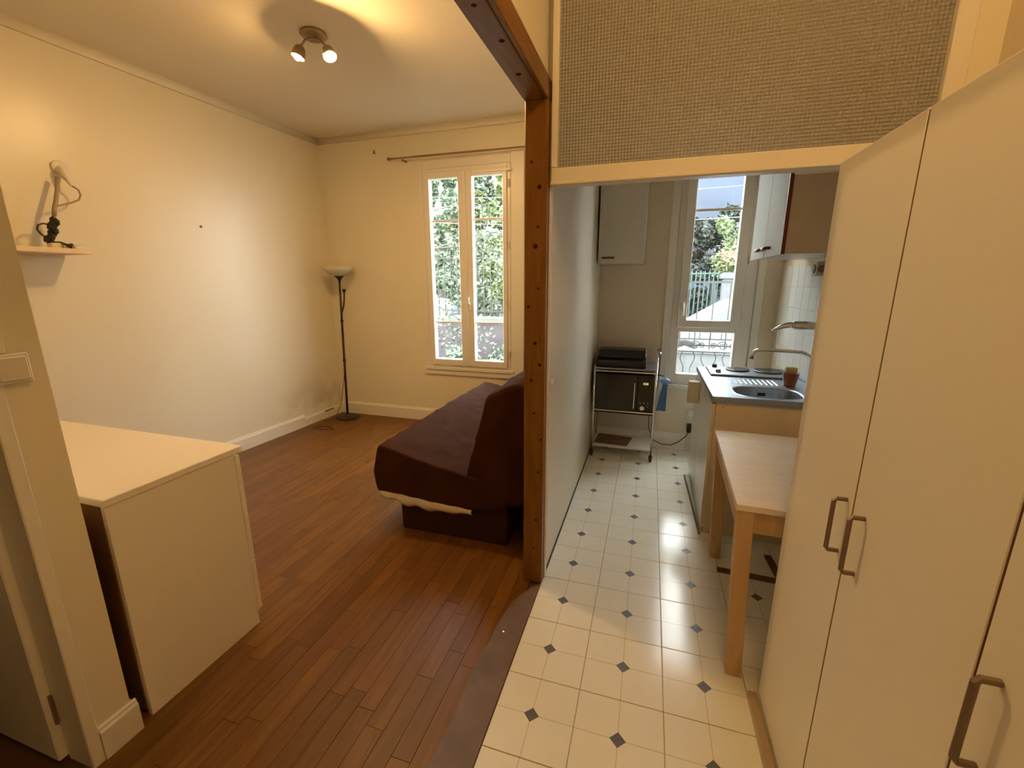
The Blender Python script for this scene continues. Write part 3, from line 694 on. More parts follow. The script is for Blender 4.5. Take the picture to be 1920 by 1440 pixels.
obj('seat', loft(seat, Y0, Y1, 80, 0.011, 3), M['sofa'], sf, smooth=True)
back = smooth_poly([(-0.655, 0.40), (-0.645, 0.44), (-0.60, 0.60), (-0.545, 0.80), (-0.522, 0.905), (-0.505, 0.922), (-0.44, 0.955), (-0.36, 0.995), (-0.31, 0.99), (-0.262, 0.93), (-0.250, 0.70), (-0.25, 0.35), (-0.30, 0.27), (-0.40, 0.265), (-0.52, 0.33)], 1)
obj('backrest', loft(back, Y0+0.01, Y1, 80, 0.009, 9), M['sofa'], sf, smooth=True)
bm = B(); n = 44; rows = []
for k in range(n+1):
    t = k/n; x_ = -1.235+0.62*t; zt = 0.243-0.035*t
    dep = 0.012+0.045*math.sin(PI*min(1, t*1.15))**0.6*(0.75+0.25*math.sin(t*26))+0.012*t
    yy = Y0-0.006-0.006*math.sin(t*31)
    rows.append([bm.verts.new((x_, Y0+0.02, zt+0.01)), bm.verts.new((x_, yy, zt)), bm.verts.new((x_, yy-0.004, zt-dep*0.6)), bm.verts.new((x_+0.006, yy+0.004, zt-dep))])
for a, b in zip(rows, rows[1:]):
    for k in range(3): bm.faces.new([a[k], b[k], b[k+1], a[k+1]])
o = obj('sheet', bm, M['sheet'], sf, label='cream under-sheet showing below the slipcover', smooth=True)
md = o.modifiers.new('thick', 'SOLIDIFY'); md.thickness = 0.004

# ------------------------------------------------------------------ wardrobes on the right
def wardrobe(y0, y1, label, handles, zh=(0.876, 1.015)):
    t = thing('wardrobe', (1.06, (y0+y1)/2, 0), label, 'wardrobe')
    XF = 0.80
    bm = B(); box(bm, XF+0.022, XR-0.004, y0, y0+0.018, 0.0, 1.855); box(bm, XF+0.022, XR-0.004, y1-0.018, y1, 0.0, 1.855)
    box(bm, XF+0.022, XR-0.004, y0+0.018, y1-0.018, 1.837, 1.855); box(bm, XR-0.012, XR-0.004, y0+0.018, y1-0.018, 0.0, 1.837); box(bm, XF+0.05, XF+0.066, y0+0.018, y1-0.018, 0.0, 0.05)
    obj('carcass', bm, M['closet'], t)
    mid = (y0+y1)/2
    for (a, b, hy) in ((y0+0.0025, mid-0.003, handles[0]), (mid+0.003, y1-0.001, handles[1])):
        d = obj('door', bx(XF, XF+0.018, a, b, 0.022, 1.853, bevel=0.0018), M['closet'], t)
        obj('edge_band', bx(XF+0.0012, XF+0.017, a-0.0008, a-0.0001, 0.024, 1.850), M['edge_brown'], d, label='brown door edge')
        if hy is not None:
            zs, ze = zh
            obj('handle', tube(B(), [(XF, hy, zs), (XF-0.022, hy, zs), (XF-0.027, hy, zs+0.006), (XF-0.027, hy, ze-0.006), (XF-0.022, hy, ze), (XF, hy, ze)], 0.0055, 8), M['bronze'], d, label='bronze bow handle')
    return t
wardrobe(-0.53, 0.325, 'cream two-door wardrobe right of the kitchen table, both doors in full view', (-0.163, -0.070))
wardrobe(-1.39, -0.531, 'cream wardrobe nearest the camera, its handle at the lower right corner', (-1.02, -0.574), (0.855, 1.0))
struct('trim_4', bx(0.765, 0.795, -2.3, 0.33, 0.0, 0.012, bevel=0.002), M['tan_strip'])

# ------------------------------------------------------------------ kitchen table
tb = thing('kitchen_table', (0.98, 0.81, 0), 'plain birch table with square legs between wardrobe and sink unit', 'table')
WORLD[tb.name] = Vector((0, 0, 0))
obj('tabletop', bx(-0.302, 0.312, -0.435, 0.435, 0.718, 0.742, bevel=0.002), M['birch'], tb)
def legbm(x_, y_, dx):
    return prism(B(), [(x_-0.028, y_-0.028), (x_+0.028, y_-0.028), (x_+0.028, y_+0.028), (x_-0.028, y_+0.028)], 'z', 0, 0.7175, bevel=0.002)
for (x_, y_) in ((-0.268, -0.402), (-0.268, 0.402), (0.275, -0.402), (0.275, 0.402)):
    o = obj('leg', legbm(x_, y_, 0), M['birch_leg'], tb)
    for v in o.data.vertices:                     # legs splay in slightly towards the foot
        v.co.x += (0.03 if x_ < 0 else -0.01)*(1-v.co.z/0.7175)
for (a, b, c, d) in ((-0.239, 0.246, -0.42, -0.402), (-0.239, 0.246, 0.402, 0.42), (-0.288, -0.270, -0.373, 0.373), (0.28, 0.295, -0.373, 0.373)):
    obj('apron', bx(a, b, c, d, 0.63, 0.7175), M['birch_leg'], tb)
tb.rotation_euler = (0, 0, math.radians(-2.3)); WORLD[tb.name] = Vector((0.98, 0.81, 0))
for (a, b, lab) in (((0.755, 1.086), (1.20, 1.062), 'dark brown slat lying crosswise on the floor under the table'), ((1.046, 1.30), (1.060, 1.09), 'short dark brown slat lying lengthwise on the floor under the table')):
    a = Vector((*a, 0.006)); b = Vector((*b, 0.006)); d = (b-a).normalized(); s = Vector((-d.y, d.x, 0))*0.018
    bm = B(); prism(bm, [(a-s)[:2], (b-s)[:2], (b+s)[:2], (a+s)[:2]], 'z', 0.0005, 0.010)
    tag(obj('floor_slat', bm, M['slat']), lab, 'slat')

# ------------------------------------------------------------------ kitchenette: unit, fridge, steel top
ku = thing('sink_unit', (1.0, 1.71, 0), 'beige sink base unit with a glossy white door beside the table', 'kitchen unit')
UX, UY0, UY1 = 0.70, 1.46, 1.905
bm = B(); box(bm, UX+0.02, XR-0.004, UY0, UY0+0.018, 0.0, 0.842); obj('side_panel', bm, M['unit_beige'], ku)
bm = B(); box(bm, UX+0.02, XR-0.004, UY1-0.018, UY1, 0.0, 0.842); obj('side_panel', bm, M['unit_beige'], ku)
obj('bottom_panel', bx(UX+0.02, XR-0.004, UY0+0.0185, UY1-0.0185, 0.08, 0.098), M['unit_beige'], ku)
obj('plinth', bx(UX+0.06, UX+0.075, UY0+0.0185, UY1-0.0185, 0.0, 0.079), M['slat'], ku)
d = obj('door', bx(UX, UX+0.0185, UY0+0.001, UY1-0.001, 0.035, 0.835, bevel=0.0015), M['white_glossy'], ku)
obj('edge_band', bx(UX+0.001, UX+0.018, UY0-0.0005, UY0+0.0009, 0.036, 0.834), M['unit_beige'], d)
for (z_, x_) in ((0.815, UX+0.06), (0.40, XR-0.30)): obj('screw_cap', lathe(B(), [(0.004, 0), (0.004, 0.001)], (x_, UY0-0.0001, z_), (0, -1, 0), 8), M['bronze'], ku)
fr = thing('fridge', (1.0, 2.13, 0), 'small white fridge with a cream handle under the hob', 'fridge')
obj('body', bx(UX+0.045, XR-0.02, 1.915, 2.395, 0.03, 0.840, bevel=0.004), M['cab_white'], fr)
d = obj('door', bx(UX, UX+0.043, 1.912, 2.398, 0.06, 0.836, bevel=0.006, seg=2), M['white_glossy'], fr)
obj('handle', bx(UX-0.078, UX-0.0005, 2.10, 2.16, 0.66, 0.822, bevel=0.006, seg=2), M['cream_plastic'], d, label='cream plastic handle')
obj('kick_plate', bx(UX+0.02, UX+0.03, 1.92, 2.39, 0.0005, 0.058), M['black_metal'], fr)
for q in (1.95, 2.36): obj('foot', lathe(B(), [(0.015, 0), (0.015, 0.0295)], (1.2, q, 0), (0, 0, 1), 10), M['black_plastic'], fr)
tag(obj('floor_batten', prism(B(), [(0.692, 1.43), (0.704, 1.43), (0.674, 2.30), (0.662, 2.30)], 'z', 0.0005, 0.009, bevel=0.002), M['slat']), 'narrow brown batten on the tiles along the kitchenette front', 'batten')

# one-piece steel top with bowl and drainer
st = thing('steel_worktop', (1.0, 1.94, 0.842), 'stainless steel worktop with sink bowl and hob area', 'worktop')
def steel_top():
    bm = B(); X0, X1, W0, W1, Z = 0.696, XR-0.002, 1.445, 2.42, 0.882
    cx, cy, ax, ay = 1.012, 1.625, 0.175, 0.135; n = 48
    # sheet: radial strips from bowl rim (superellipse) to the outer rectangle
    inner = []; outer = []
    for k in range(n):
        t = 2*PI*k/n; c, s = math.cos(t), math.sin(t); e = 0.62
        inner.append((cx+ax*abs(c)**e*(1 if c > 0 else -1), cy+ay*abs(s)**e*(1 if s > 0 else -1)))
    rx0, rx1, ry0, ry1 = X0, X1, W0, 1.80
    for k in range(n):
        t = 2*PI*k/n; c, s = math.cos(t), math.sin(t)
        f_ = 1e9
        if c > 1e-6: f_ = min(f_, (rx1-cx)/c)
        if c < -1e-6: f_ = min(f_, (rx0-cx)/c)
        if s > 1e-6: f_ = min(f_, (ry1-cy)/s)
        if s < -1e-6: f_ = min(f_, (ry0-cy)/s)
        outer.append((cx+c*f_, cy+s*f_))
    # snap the nearest outer points to the corners
    for corner in ((rx0, ry0), (rx1, ry0), (rx1, ry1), (rx0, ry1)):
        j = min(range(n), key=lambda q: (outer[q][0]-corner[0])**2+(outer[q][1]-corner[1])**2); outer[j] = corner
    def ring(pts, z, k=1.0, dx=0): return [bm.verts.new((cx+(p[0]-cx)*k, cy+(p[1]-cy)*k, z)) for p in pts]
    R = [ring(outer, Z), ring(inner, Z, 1.10), ring(inner, Z+0.003, 1.05), ring(inner, Z-0.002, 1.0), ring(inner, Z-0.03, 0.97), ring(inner, Z-0.125, 0.92), ring(inner, Z-0.148, 0.84), ring(inner, Z-0.152, 0.15)]
    for a, b in zip(R, R[1:]):
        for k in range(n): bm.faces.new([a[k], a[(k+1) % n], b[(k+1) % n], b[k]])
    bm.faces.new(R[-1])
    # far flat area and the folded edges
    def quad(a, b, c, d): bm.faces.new([bm.verts.new(v) for v in (a, b, c, d)])
    quad((X0, 1.80, Z), (X1, 1.80, Z), (X1, W1, Z), (X0, W1, Z))
    quad((X0, W0, Z), (X1, W0, Z), (X1, W0, Z-0.036), (X0, W0, Z-0.036))
    quad((X0, W0, Z), (X0, W1, Z), (X0, W1, Z-0.036), (X0, W0, Z-0.036))
    quad((X0, W1, Z), (X1, W1, Z), (X1, W1, Z-0.036), (X0, W1, Z-0.036))
    # back upstand
    box(bm, X1-0.012, X1, W0, W1, Z, Z+0.012)
    bmesh.ops.recalc_face_normals(bm, faces=bm.faces)
    return bm
o = obj('sheet_top', steel_top(), M['steel'], st)
for pl in o.data.polygons: pl.use_smooth = False
for k in range(10):
    x_ = 0.86+k*0.029
    obj('drainer_ridge', prism(B(), [(x_-0.005, 0.8825), (x_, 0.8865), (x_+0.005, 0.8825)], 'y', 1.835, 1.985), M['steel'], st)
obj('overflow', bx(0.992, 1.036, 1.7455, 1.7475, 0.832, 0.852, bevel=0.0005), M['black_metal'], st, label='slotted black overflow grille')
hb = thing('hob', (1.03, 2.20, 0.883), 'two-plate electric hob on the far end of the steel top', 'hob')
obj('hob_plate', bx(0.755, 1.285, 2.06, 2.385, 0.8835, 0.897, bevel=0.005, seg=2), M['steel'], hb)
for (x_, y_, r_) in ((0.955, 2.245, 0.078), (1.155, 2.235, 0.095)):
    obj('hotplate', lathe(B(), [(r_, 0), (r_, 0.008), (r_-0.006, 0.011), (r_*0.35, 0.011), (r_*0.33, 0.009), (0.0, 0.009)], (x_, y_, 0.8972), (0, 0, 1), 36), M['black_metal'], hb)
obj('knob', lathe(B(), [(0.018, 0), (0.018, 0.006), (0.014, 0.022), (0.0, 0.023)], (0.812, 2.335, 0.8972), (0, 0, 1), 16), M['black_plastic'], hb)
obj('knob', lathe(B(), [(0.018, 0), (0.018, 0.006), (0.014, 0.022), (0.0, 0.023)], (0.812, 2.135, 0.8965), (0, 0, 1), 16), M['steel'], hb)
cu = thing('sponge_cup', (1.20, 1.88, 0.883), 'tapered terracotta cup holding a sponge at the sink rim', 'cup')
obj('cup', lathe(B(), [(0.032, 0), (0.033, 0.002), (0.047, 0.082), (0.049, 0.084), (0.045, 0.086), (0.031, 0.006), (0.0, 0.006)], (1.19, 1.86, 0.8835), (0, 0, 1), 24, caps=False), M['terracotta'], cu, smooth=True)
obj('sponge', bx(1.158, 1.222, 1.848, 1.876, 0.895, 1.003, bevel=0.005), M['sponge'], cu, label='yellowish sponge')
fa = thing('wall_tap', (XR-0.01, 1.62, 1.10), 'chrome wall-mounted mixer tap over the sink', 'tap')
ty = 1.74
obj('valve_body', lathe(B(), [(0.030, 0), (0.030, 0.012), (0.022, 0.016), (0.024, 0.05), (0.026, 0.12), (0.024, 0.17), (0.020, 0.18)], (XR-0.009, ty, 1.275), (-1, 0, 0), 20), M['chrome'], fa, smooth=True)
obj('lever', tube(B(), [(1.145, ty, 1.278), (1.10, ty, 1.275), (1.06, ty-0.002, 1.26), (1.02, ty-0.004, 1.238)], [0.02, 0.017, 0.013, 0.006], 10), M['chrome'], fa, smooth=True)
obj('riser', tube(B(), [(1.255, ty, 1.268), (1.255, ty, 1.10), (1.250, ty, 1.085)], 0.011, 10), M['chrome'], fa, smooth=True)
obj('spout', tube(B(), [(1.255, ty, 1.09), (1.20, ty, 1.118), (1.02, ty, 1.123), (0.965, ty, 1.122), (0.945, ty, 1.112), (0.934, ty, 1.09), (0.931, ty, 1.065)], [0.010, 0.010, 0.010, 0.010, 0.010, 0.011, 0.013], 12), M['chrome'], fa, smooth=True)

# wall tiles behind the kitchenette
wr = bpy.data.objects['wall_right']
box_tm = None
me = bpy.data.meshes.new('tile'); bm = bx(-0.004, 0, -0.0735, 0.0735, 0, 0.147, bevel=0.001); bm.to_mesh(me); bm.free(); me.materials.append(M['white_tile'])
for i in range(9):
    for j in range(5):
        o = bpy.data.objects.new('tile', me); C.objects.link(o); o.parent = wr
        o.location = Vector((XR-0.0005, 2.735-0.0745-0.149*i, 0.895+0.149*j))-wl(wr)
struct('trim_5', bx(XR-0.008, XR, 2.736, 2.752, 0.86, 1.64, bevel=0.001), M['gloss_white'])
ou = thing('wall_timer', (XR, 1.95, 1.60), 'beige square socket box with round dial on the tiled wall', 'socket')
obj('case', bx(XR-0.05, XR-0.0047, 1.93, 2.01, 1.56, 1.645, bevel=0.004), M['cream_plastic'], ou)
obj('dial', lathe(B(), [(0.026, 0), (0.024, 0.006), (0.0, 0.006)], (XR-0.0502, 1.97, 1.602), (-1, 0, 0), 20), M['bronze'], ou)
obj('dial', lathe(B(), [(0.022, 0), (0.020, 0.006), (0.0, 0.006)], (1.29, 1.9298, 1.602), (0, -1, 0), 20), M['bronze'], ou)

# ------------------------------------------------------------------ wall cabinets
rc = thing('wall_cabinet', (1.14, 1.95, 1.672), 'two-door white wall cabinet with red-edged beige side above the sink', 'wall cabinet')
bm = B(); box(bm, 0.991, XR-0.002, 1.56, 1.578, 1.674, 2.36); obj('side_panel', bm, M['cab_beige'], rc, label='beige side panel')
bm = B(); box(bm, 0.991, XR-0.002, 2.322, 2.34, 1.674, 2.36); obj('side_panel', bm, M['cab_beige'], rc)
bm = B(); box(bm, 0.991, XR-0.002, 1.5785, 2.3215, 1.674, 1.692); obj('bottom_panel', bm, M['cab_white'], rc)
bm = B(); box(bm, 0.991, XR-0.002, 1.5785, 2.3215, 2.342, 2.36); obj('top_panel', bm, M['cab_white'], rc)
d1 = obj('door', bx(0.972, 0.9905, 1.563, 1.947, 1.672, 2.358, bevel=0.0012), M['cab_door'], rc)
obj('edge_band', bx(0.971, 0.9908, 1.5575, 1.5625, 1.672, 2.358), M['red_edge'], d1, label='dark red edge')
d2 = obj('door', bx(0.972, 0.9905, 1.951, 2.338, 1.672, 2.358, bevel=0.0012), M['cab_door'], rc)
for d_, y_ in ((d1, 1.86), (d2, 2.04)):
    obj('handle', tube(B(), [(0.972, y_-0.055, 1.722), (0.948, y_-0.05, 1.722), (0.945, y_, 1.722), (0.948, y_+0.05, 1.722), (0.972, y_+0.055, 1.722)], 0.0085, 8), M['red_edge'], d_, label='dark red bow handle', smooth=True)
lc = thing('wall_cabinet', (0.055, 2.72, 1.675), 'narrow single-door white wall cabinet in the left kitchen corner', 'wall cabinet')
obj('carcass', bx(-0.118, 0.242, 2.572, YK-0.001, 1.675, 2.42, bevel=0.001), M['cab_white'], lc)
d = obj('door', bx(-0.120, 0.244, 2.55, 2.5705, 1.677, 2.42, bevel=0.0015), M['cab_white'], lc)
obj('handle', bx(-0.092, 0.012, 2.533, 2.5495, 1.712, 1.727, bevel=0.003), M['red_edge'], d, label='red brown bar handle')

# ------------------------------------------------------------------ kitchen window
w2 = thing('window_2', (0.82, YK, 0.62)); w2['kind'] = 'structure'
obj('frame', frame_rect(0.50, 1.14, 0.62, 2.52, 2.895, 2.965, 0.076, 0.122, 0.10, 0.07), M['pvc'], w2)
obj('transom_bar', bx(0.575, 1.019, 2.893, 2.963, 1.097, 1.150, bevel=0.003), M['pvc'], w2)
obj('pane', bx(0.573, 1.021, 2.928, 2.932, 0.715, 1.10), M['glass'], w2)
s = obj('sash', frame_rect(0.552, 1.05, 1.138, 2.49, 2.872, 2.935, 0.073, 0.08, 0.064, 0.09), M['pvc'], w2)
obj('pane', bx(0.62, 0.975, 2.906, 2.910, 1.197, 2.405), M['glass'], s)
obj('glazing_bar', bx(0.625, 0.97, 2.896, 2.905, 2.09, 2.112, bevel=0.002), M['pvc'], s)
h = obj('handle', bx(0.574, 0.598, 2.856, 2.8715, 1.27, 1.36, bevel=0.004), M['pvc'], w2)
obj('lever', tube(B(), [(0.586, 2.858, 1.34), (0.586, 2.835, 1.338), (0.588, 2.832, 1.30), (0.590, 2.835, 1.245)], [0.008, 0.009, 0.009, 0.007], 8), M['pvc'], h, smooth=True)
for z in (1.24, 1.70, 2.3): obj('hinge', tube(B(), [(1.062, 2.878, z-0.035), (1.062, 2.878, z+0.035)], 0.008, 8), M['pvc'], w2)
obj('casing', bx(0.435, 0.499, 2.872, 2.8905, 0.56, 2.60, bevel=0.004), M['gloss_white'], w2)
obj('casing', bx(1.141, 1.20, 2.872, 2.8905, 0.56, 2.60, bevel=0.004), M['gloss_white'], w2)
obj('casing', bx(0.4995, 1.1405, 2.872, 2.8905, 2.521, 2.60, bevel=0.004), M['gloss_white'], w2)
obj('sill', bx(0.4995, 1.1405, 2.862, 2.8945, 0.585, 0.622, bevel=0.004), M['gloss_white'], w2)

# ------------------------------------------------------------------ trolley with microwave and mini oven
tk = thing('kitchen_trolley', (0.14, 2.66, 0), 'slim chrome kitchen trolley on castors in the left kitchen corner', 'trolley')
TX0, TX1, TY0, TY1 = -0.105, 0.402, 2.51, 2.83
for (x_, y_) in ((TX0, TY0), (TX1, TY0), (TX0, TY1), (TX1, TY1)):
    top = 0.93 if x_ == TX1 else 0.83
    p = obj('upright', tube(B(), [(x_, y_, 0.055), (x_, y_, top)], 0.009, 10), M['chrome'], tk, smooth=True)
    obj('castor', lathe(B(), [(0.020, -0.012), (0.027, -0.009), (0.027, 0.009), (0.020, 0.012)], (x_, y_, 0.027), (1, 0, 0), 16), M['black_plastic'], tk)
    obj('castor_fork', bx(x_-0.016, x_+0.016, y_-0.01, y_+0.012, 0.030, 0.056, bevel=0.003), M['black_plastic'], tk)
obj('bottom_shelf', bx(TX0-0.005, TX1+0.005, TY0-0.005, TY1+0.005, 0.095, 0.112, bevel=0.003), M['cab_white'], tk)
obj('middle_shelf', bx(TX0, TX1, TY0+0.01, TY1, 0.412, 0.422, bevel=0.002), M['black_plastic'], tk)
obj('top_shelf', bx(TX0-0.005, TX1+0.005, TY0-0.005, TY1+0.005, 0.800, 0.815, bevel=0.003), M['steel'], tk)
for z_ in (0.785, 0.435): obj('rail', tube(B(), [(TX0, TY0, z_), (TX1, TY0, z_)], 0.006, 8), M['chrome'], tk)
obj('push_handle', tube(B(), [(TX1, TY0, 0.92), (TX1+0.02, TY0, 0.945), (TX1+0.02, TY1, 0.945), (TX1, TY1, 0.92)], 0.008, 8), M['chrome'], tk, smooth=True)
mw = thing('microwave', (0.13, 2.66, 0.424), 'black microwave oven with vertical chrome handle on the trolley', 'microwave')
obj('case', bx(-0.092, 0.390, 2.54, 2.845, 0.4225, 0.765, bevel=0.004), M['black_plastic'], mw)
d = obj('door', bx(-0.092, 0.258, 2.516, 2.5395, 0.426, 0.762, bevel=0.003), M['black_glass'], mw)
obj('window', bx(-0.055, 0.185, 2.5145, 2.5162, 0.475, 0.715), M['black_glass'], d)
obj('handle', tube(B(), [(0.235, 2.516, 0.70), (0.235, 2.496, 0.695), (0.235, 2.496, 0.475), (0.235, 2.516, 0.47)], 0.006, 8), M['chrome'], d, smooth=True)
cpnl = obj('control_panel', bx(0.261, 0.390, 2.518, 2.5395, 0.426, 0.762, bevel=0.003), M['black_glass'], mw)
obj('dial', lathe(B(), [(0.022, 0), (0.019, 0.014), (0.0, 0.015)], (0.305, 2.5178, 0.478), (0, -1, 0), 20), M['chrome'], cpnl, smooth=False)
for (x_, z_) in ((0.288, 0.518), (0.318, 0.520), (0.350, 0.520), (0.350, 0.492)): obj('button', lathe(B(), [(0.005, 0), (0.004, 0.002)], (x_, 2.5178, z_), (0, -1, 0), 8), M['chrome'], cpnl)
bm = B()
def seg7(bm, x_, z_, wdt, hgt, segs, y_):
    t = 0.0022
    P = {'a': (0, hgt, wdt, hgt), 'g': (0, hgt/2, wdt, hgt/2), 'd': (0, 0, wdt, 0), 'f': (0, hgt/2, 0, hgt), 'b': (wdt, hgt/2, wdt, hgt), 'e': (0, 0, 0, hgt/2), 'c': (wdt, 0, wdt, hgt/2)}
    for s_ in segs:
        a, b, c_, d_ = P[s_]
        box(bm, x_+a-t/2, x_+c_+t/2, y_-0.0008, y_, z_+b-t/2, z_+d_+t/2)
for k_, sg in enumerate(('abcdef', 'abcdef', 'abcdef')): seg7(bm, 0.306+0.0125*k_+(0.004 if k_ else 0), 0.682, 0.008, 0.014, sg, 2.5178)
obj('display', bm, M['digits'], cpnl, label='lit yellow clock digits')
obj('power_cord', tube(B(), [(0.37, 2.85, 0.44), (0.372, 2.862, 0.36), (0.375, 2.865, 0.20), (0.42, 2.865, 0.08), (0.50, 2.862, 0.045), (0.58, 2.862, 0.045), (0.65, 2.862, 0.085), (0.71, 2.86, 0.15), (0.725, 2.86, 0.19)], 0.004, 6), M['black_plastic'], mw, smooth=True)
obj('plug', bx(0.708, 0.745, 2.84, 2.882, 0.185, 0.265, bevel=0.006), M['black_plastic'], mw)
ks = thing('wall_socket', (0.725, 2.885, 0.28), 'white double socket low on the kitchen wall below the window', 'socket')
obj('plate', bx(0.69, 0.765, 2.880, 2.8897, 0.20, 0.40, bevel=0.003), M['white_plastic'], ks)
obj('white_plug', bx(0.705, 0.75, 2.845, 2.8797, 0.335, 0.395, bevel=0.006), M['white_plastic'], ks)
obj('trailing_lead', bx(0.712, 0.745, 2.855, 2.8797, 0.275, 0.334, bevel=0.004), M['white_plastic'], ks)
ov = thing('mini_oven', (0.10, 2.68, 0.816), 'low black tabletop grill with raised lid on top of the trolley', 'grill')
obj('tray', prism(B(), [(2.535, 0.8155), (2.525, 0.875), (2.60, 0.885), (2.80, 0.885), (2.81, 0.8155)], 'x', -0.10, 0.318, bevel=0.006, seg=2), M['black_plastic'], ov)
obj('lid', prism(B(), [(2.60, 0.8855), (2.585, 0.905), (2.62, 0.955), (2.79, 0.955), (2.80, 0.8855)], 'x', -0.085, 0.31, bevel=0.008, seg=2), M['black_plastic'], ov)
obj('lid_lip', bx(-0.06, 0.29, 2.578, 2.59, 0.893, 0.903, bevel=0.002), M['black_metal'], ov)
pm = tag(obj('place_mat', prism(B(), [(-0.09, 2.55), (0.20, 2.535), (0.235, 2.75), (-0.07, 2.79)], 'z', 0.1122, 0.122, bevel=0.002), M['brown_mat']), 'worn brown folded board lying on the trolley bottom shelf', 'board')
bl = thing('cleaning_brush', (0.50, 2.55, 0.50), 'pale blue brush head with hanging darker blue cloth on the trolley side', 'brush')
obj('hook', tube(B(), [(0.414, 2.51, 0.775), (0.44, 2.515, 0.77), (0.465, 2.52, 0.765)], 0.005, 6), M['black_plastic'], bl)
b = B(); sphere(b, (0.478, 2.525, 0.722), 0.035, 2, (1.1, 0.7, 0.75)); sphere(b, (0.448, 2.523, 0.725), 0.02, 2)
obj('head', b, M['blue_light'], bl, smooth=True)
obj('stem', tube(B(), [(0.463, 2.52, 0.766), (0.475, 2.523, 0.735)], 0.006, 6), M['blue_light'], bl)
bm = B(); rows = []
for k in range(9):
    t = k/8; z_ = 0.70-0.235*t; cx_ = 0.478-0.02*t; hw = 0.018+0.02*t
    rows.append([bm.verts.new((cx_+hw*(q/3-1), 2.527+0.005*math.sin(q*1.3+t*5), z_)) for q in range(7)])
for a, b in zip(rows, rows[1:]):
    for q in range(6): bm.faces.new([a[q], a[q+1], b[q+1], b[q]])
o = obj('cloth', bm, M['blue_dark'], bl, smooth=True, label='dark blue cloth'); o.modifiers.new('t', 'SOLIDIFY').thickness = 0.006
# small pale bracket on the partition beside the post
tag(obj('door_catch', bx(-0.1348, -0.122, 0.83, 0.86, 1.03, 1.055, bevel=0.003), M['white_plastic']), 'small white catch on the partition just right of the pine post', 'catch')

# ------------------------------------------------------------------ outside
struct('ground', bx(-14, 12, YF, 34, -0.35, -0.22), M['asphalt'])
struct('ground_paving', bx(-0.6, 4.5, YF, 6.9, -0.22, -0.20), M['paving'])
struct('ground_garden', bx(-10, -0.6, YF, 6.85, -0.22, -0.12), M['garden'])
# balcony guard outside the kitchen window
rg = thing('window_guard', (0.80, 3.17, 0.62), 'scrolled pale iron guard outside the low kitchen window', 'railing')
gy = 3.17
for z_ in (0.66, 0.885, 0.945, 1.005): obj('rail', tube(B(), [(0.46, gy, z_), (1.14, gy, z_)], 0.006, 6), M['iron'], rg)
for k in range(7):
    x_ = 0.50+0.092*k
    obj('bar', tube(B(), [(x_, gy, 1.005), (x_, gy, 1.16)], 0.004, 6), M['iron'], rg)
    obj('bar', tube(B(), [(x_+0.046+0.018*math.sin(t*PI*2/10)*(1 if k % 2 else -1), gy, 0.66+0.0225*t) for t in range(11)], 0.005, 6), M['iron'], rg, smooth=True)
def spiral(cx_, cz_, r0, turns, sgn):
    return [(cx_+sgn*r0*(1-0.75*t/30)*math.cos(turns*2*PI*t/30), gy, cz_+r0*(1-0.75*t/30)*math.sin(turns*2*PI*t/30)) for t in range(31)]
for (cx_, r_, sg) in ((0.62, 0.028, 1), (0.74, 0.045, 1), (0.80, 0.028, -1), (0.90, 0.028, 1), (0.98, 0.045, -1), (1.06, 0.028, 1)):
    obj('scroll', tube(B(), spiral(cx_, 0.945, r_, 1.6, sg), 0.004, 6), M['iron'], rg, smooth=True)
# low wall and railing in front of the living room
lwl = thing('garden_wall', (-4.6, 7.0, -0.2), 'mauve grey low garden wall with pale coping outside the living room', 'wall')
obj('wall_body', bx(-9, -1.6, 6.92, 7.12, -0.2, 0.74), M['low_wall'], lwl)
obj('coping', bx(-9.02, -1.58, 6.88, 7.16, 0.741, 0.85, bevel=0.01), M['stone_cap'], lwl)
fe = thing('garden_fence', (-4.6, 7.02, 0.85), 'dark spiked iron fence standing on the low garden wall', 'fence')
for z_ in (0.95, 1.98): obj('rail', bx(-9, -1.6, 7.005, 7.03, z_, z_+0.025), M['fence_dark'], fe)
pk = bpy.data.meshes.new('picket'); bm = tube(B(), [(0, 0, 0), (0, 0, 1.24), (0, 0, 1.32)], [0.012, 0.012, 0.001], 6); bm.to_mesh(pk); bm.free(); pk.materials.append(M['fence_dark'])
for k in range(52):
    o = bpy.data.objects.new('picket', pk); C.objects.link(o); o.parent = fe; o.location = Vector((-8.9+0.141*k, 7.018, 0.851))-wl(fe)
# nearer rail and far green fence seen from the kitchen
f2 = thing('yard_fence', (2.2, 6.6, -0.2), 'plain dark yard fence with one top rail in front of the white car', 'fence')
obj('rail', bx(-0.4, 4.6, 6.585, 6.61, 1.50, 1.535), M['fence_dark'], f2)
obj('low_wall', bx(-0.45, 4.65, 6.53, 6.67, -0.2, 0.36), M['stone_pale'], f2, label='pale rendered low wall'); obj('coping', bx(-0.47, 4.67, 6.49, 6.71, 0.361, 0.43, bevel=0.01), M['stone_pale'], f2)
pk2 = bpy.data.meshes.new('picket'); bm = tube(B(), [(0, 0, 0), (0, 0, 1.10)], 0.011, 6); bm.to_mesh(pk2); bm.free(); pk2.materials.append(M['fence_dark'])
for k in range(22):
    o = bpy.data.objects.new('picket', pk2); C.objects.link(o); o.parent = f2; o.location = Vector((-0.35+0.235*k, 6.597, 0.431))-wl(f2)
f3 = thing('street_fence', (1.0, 12.0, -0.2), 'green street fence of tight pickets beyond the cars', 'fence')
pk3 = bpy.data.meshes.new('picket'); bm = tube(B(), [(0, 0, 0), (0, 0, 1.95), (0, 0, 2.03)], [0.02, 0.02, 0.002], 6); bm.to_mesh(pk3); bm.free(); pk3.materials.append(M['fence_green'])
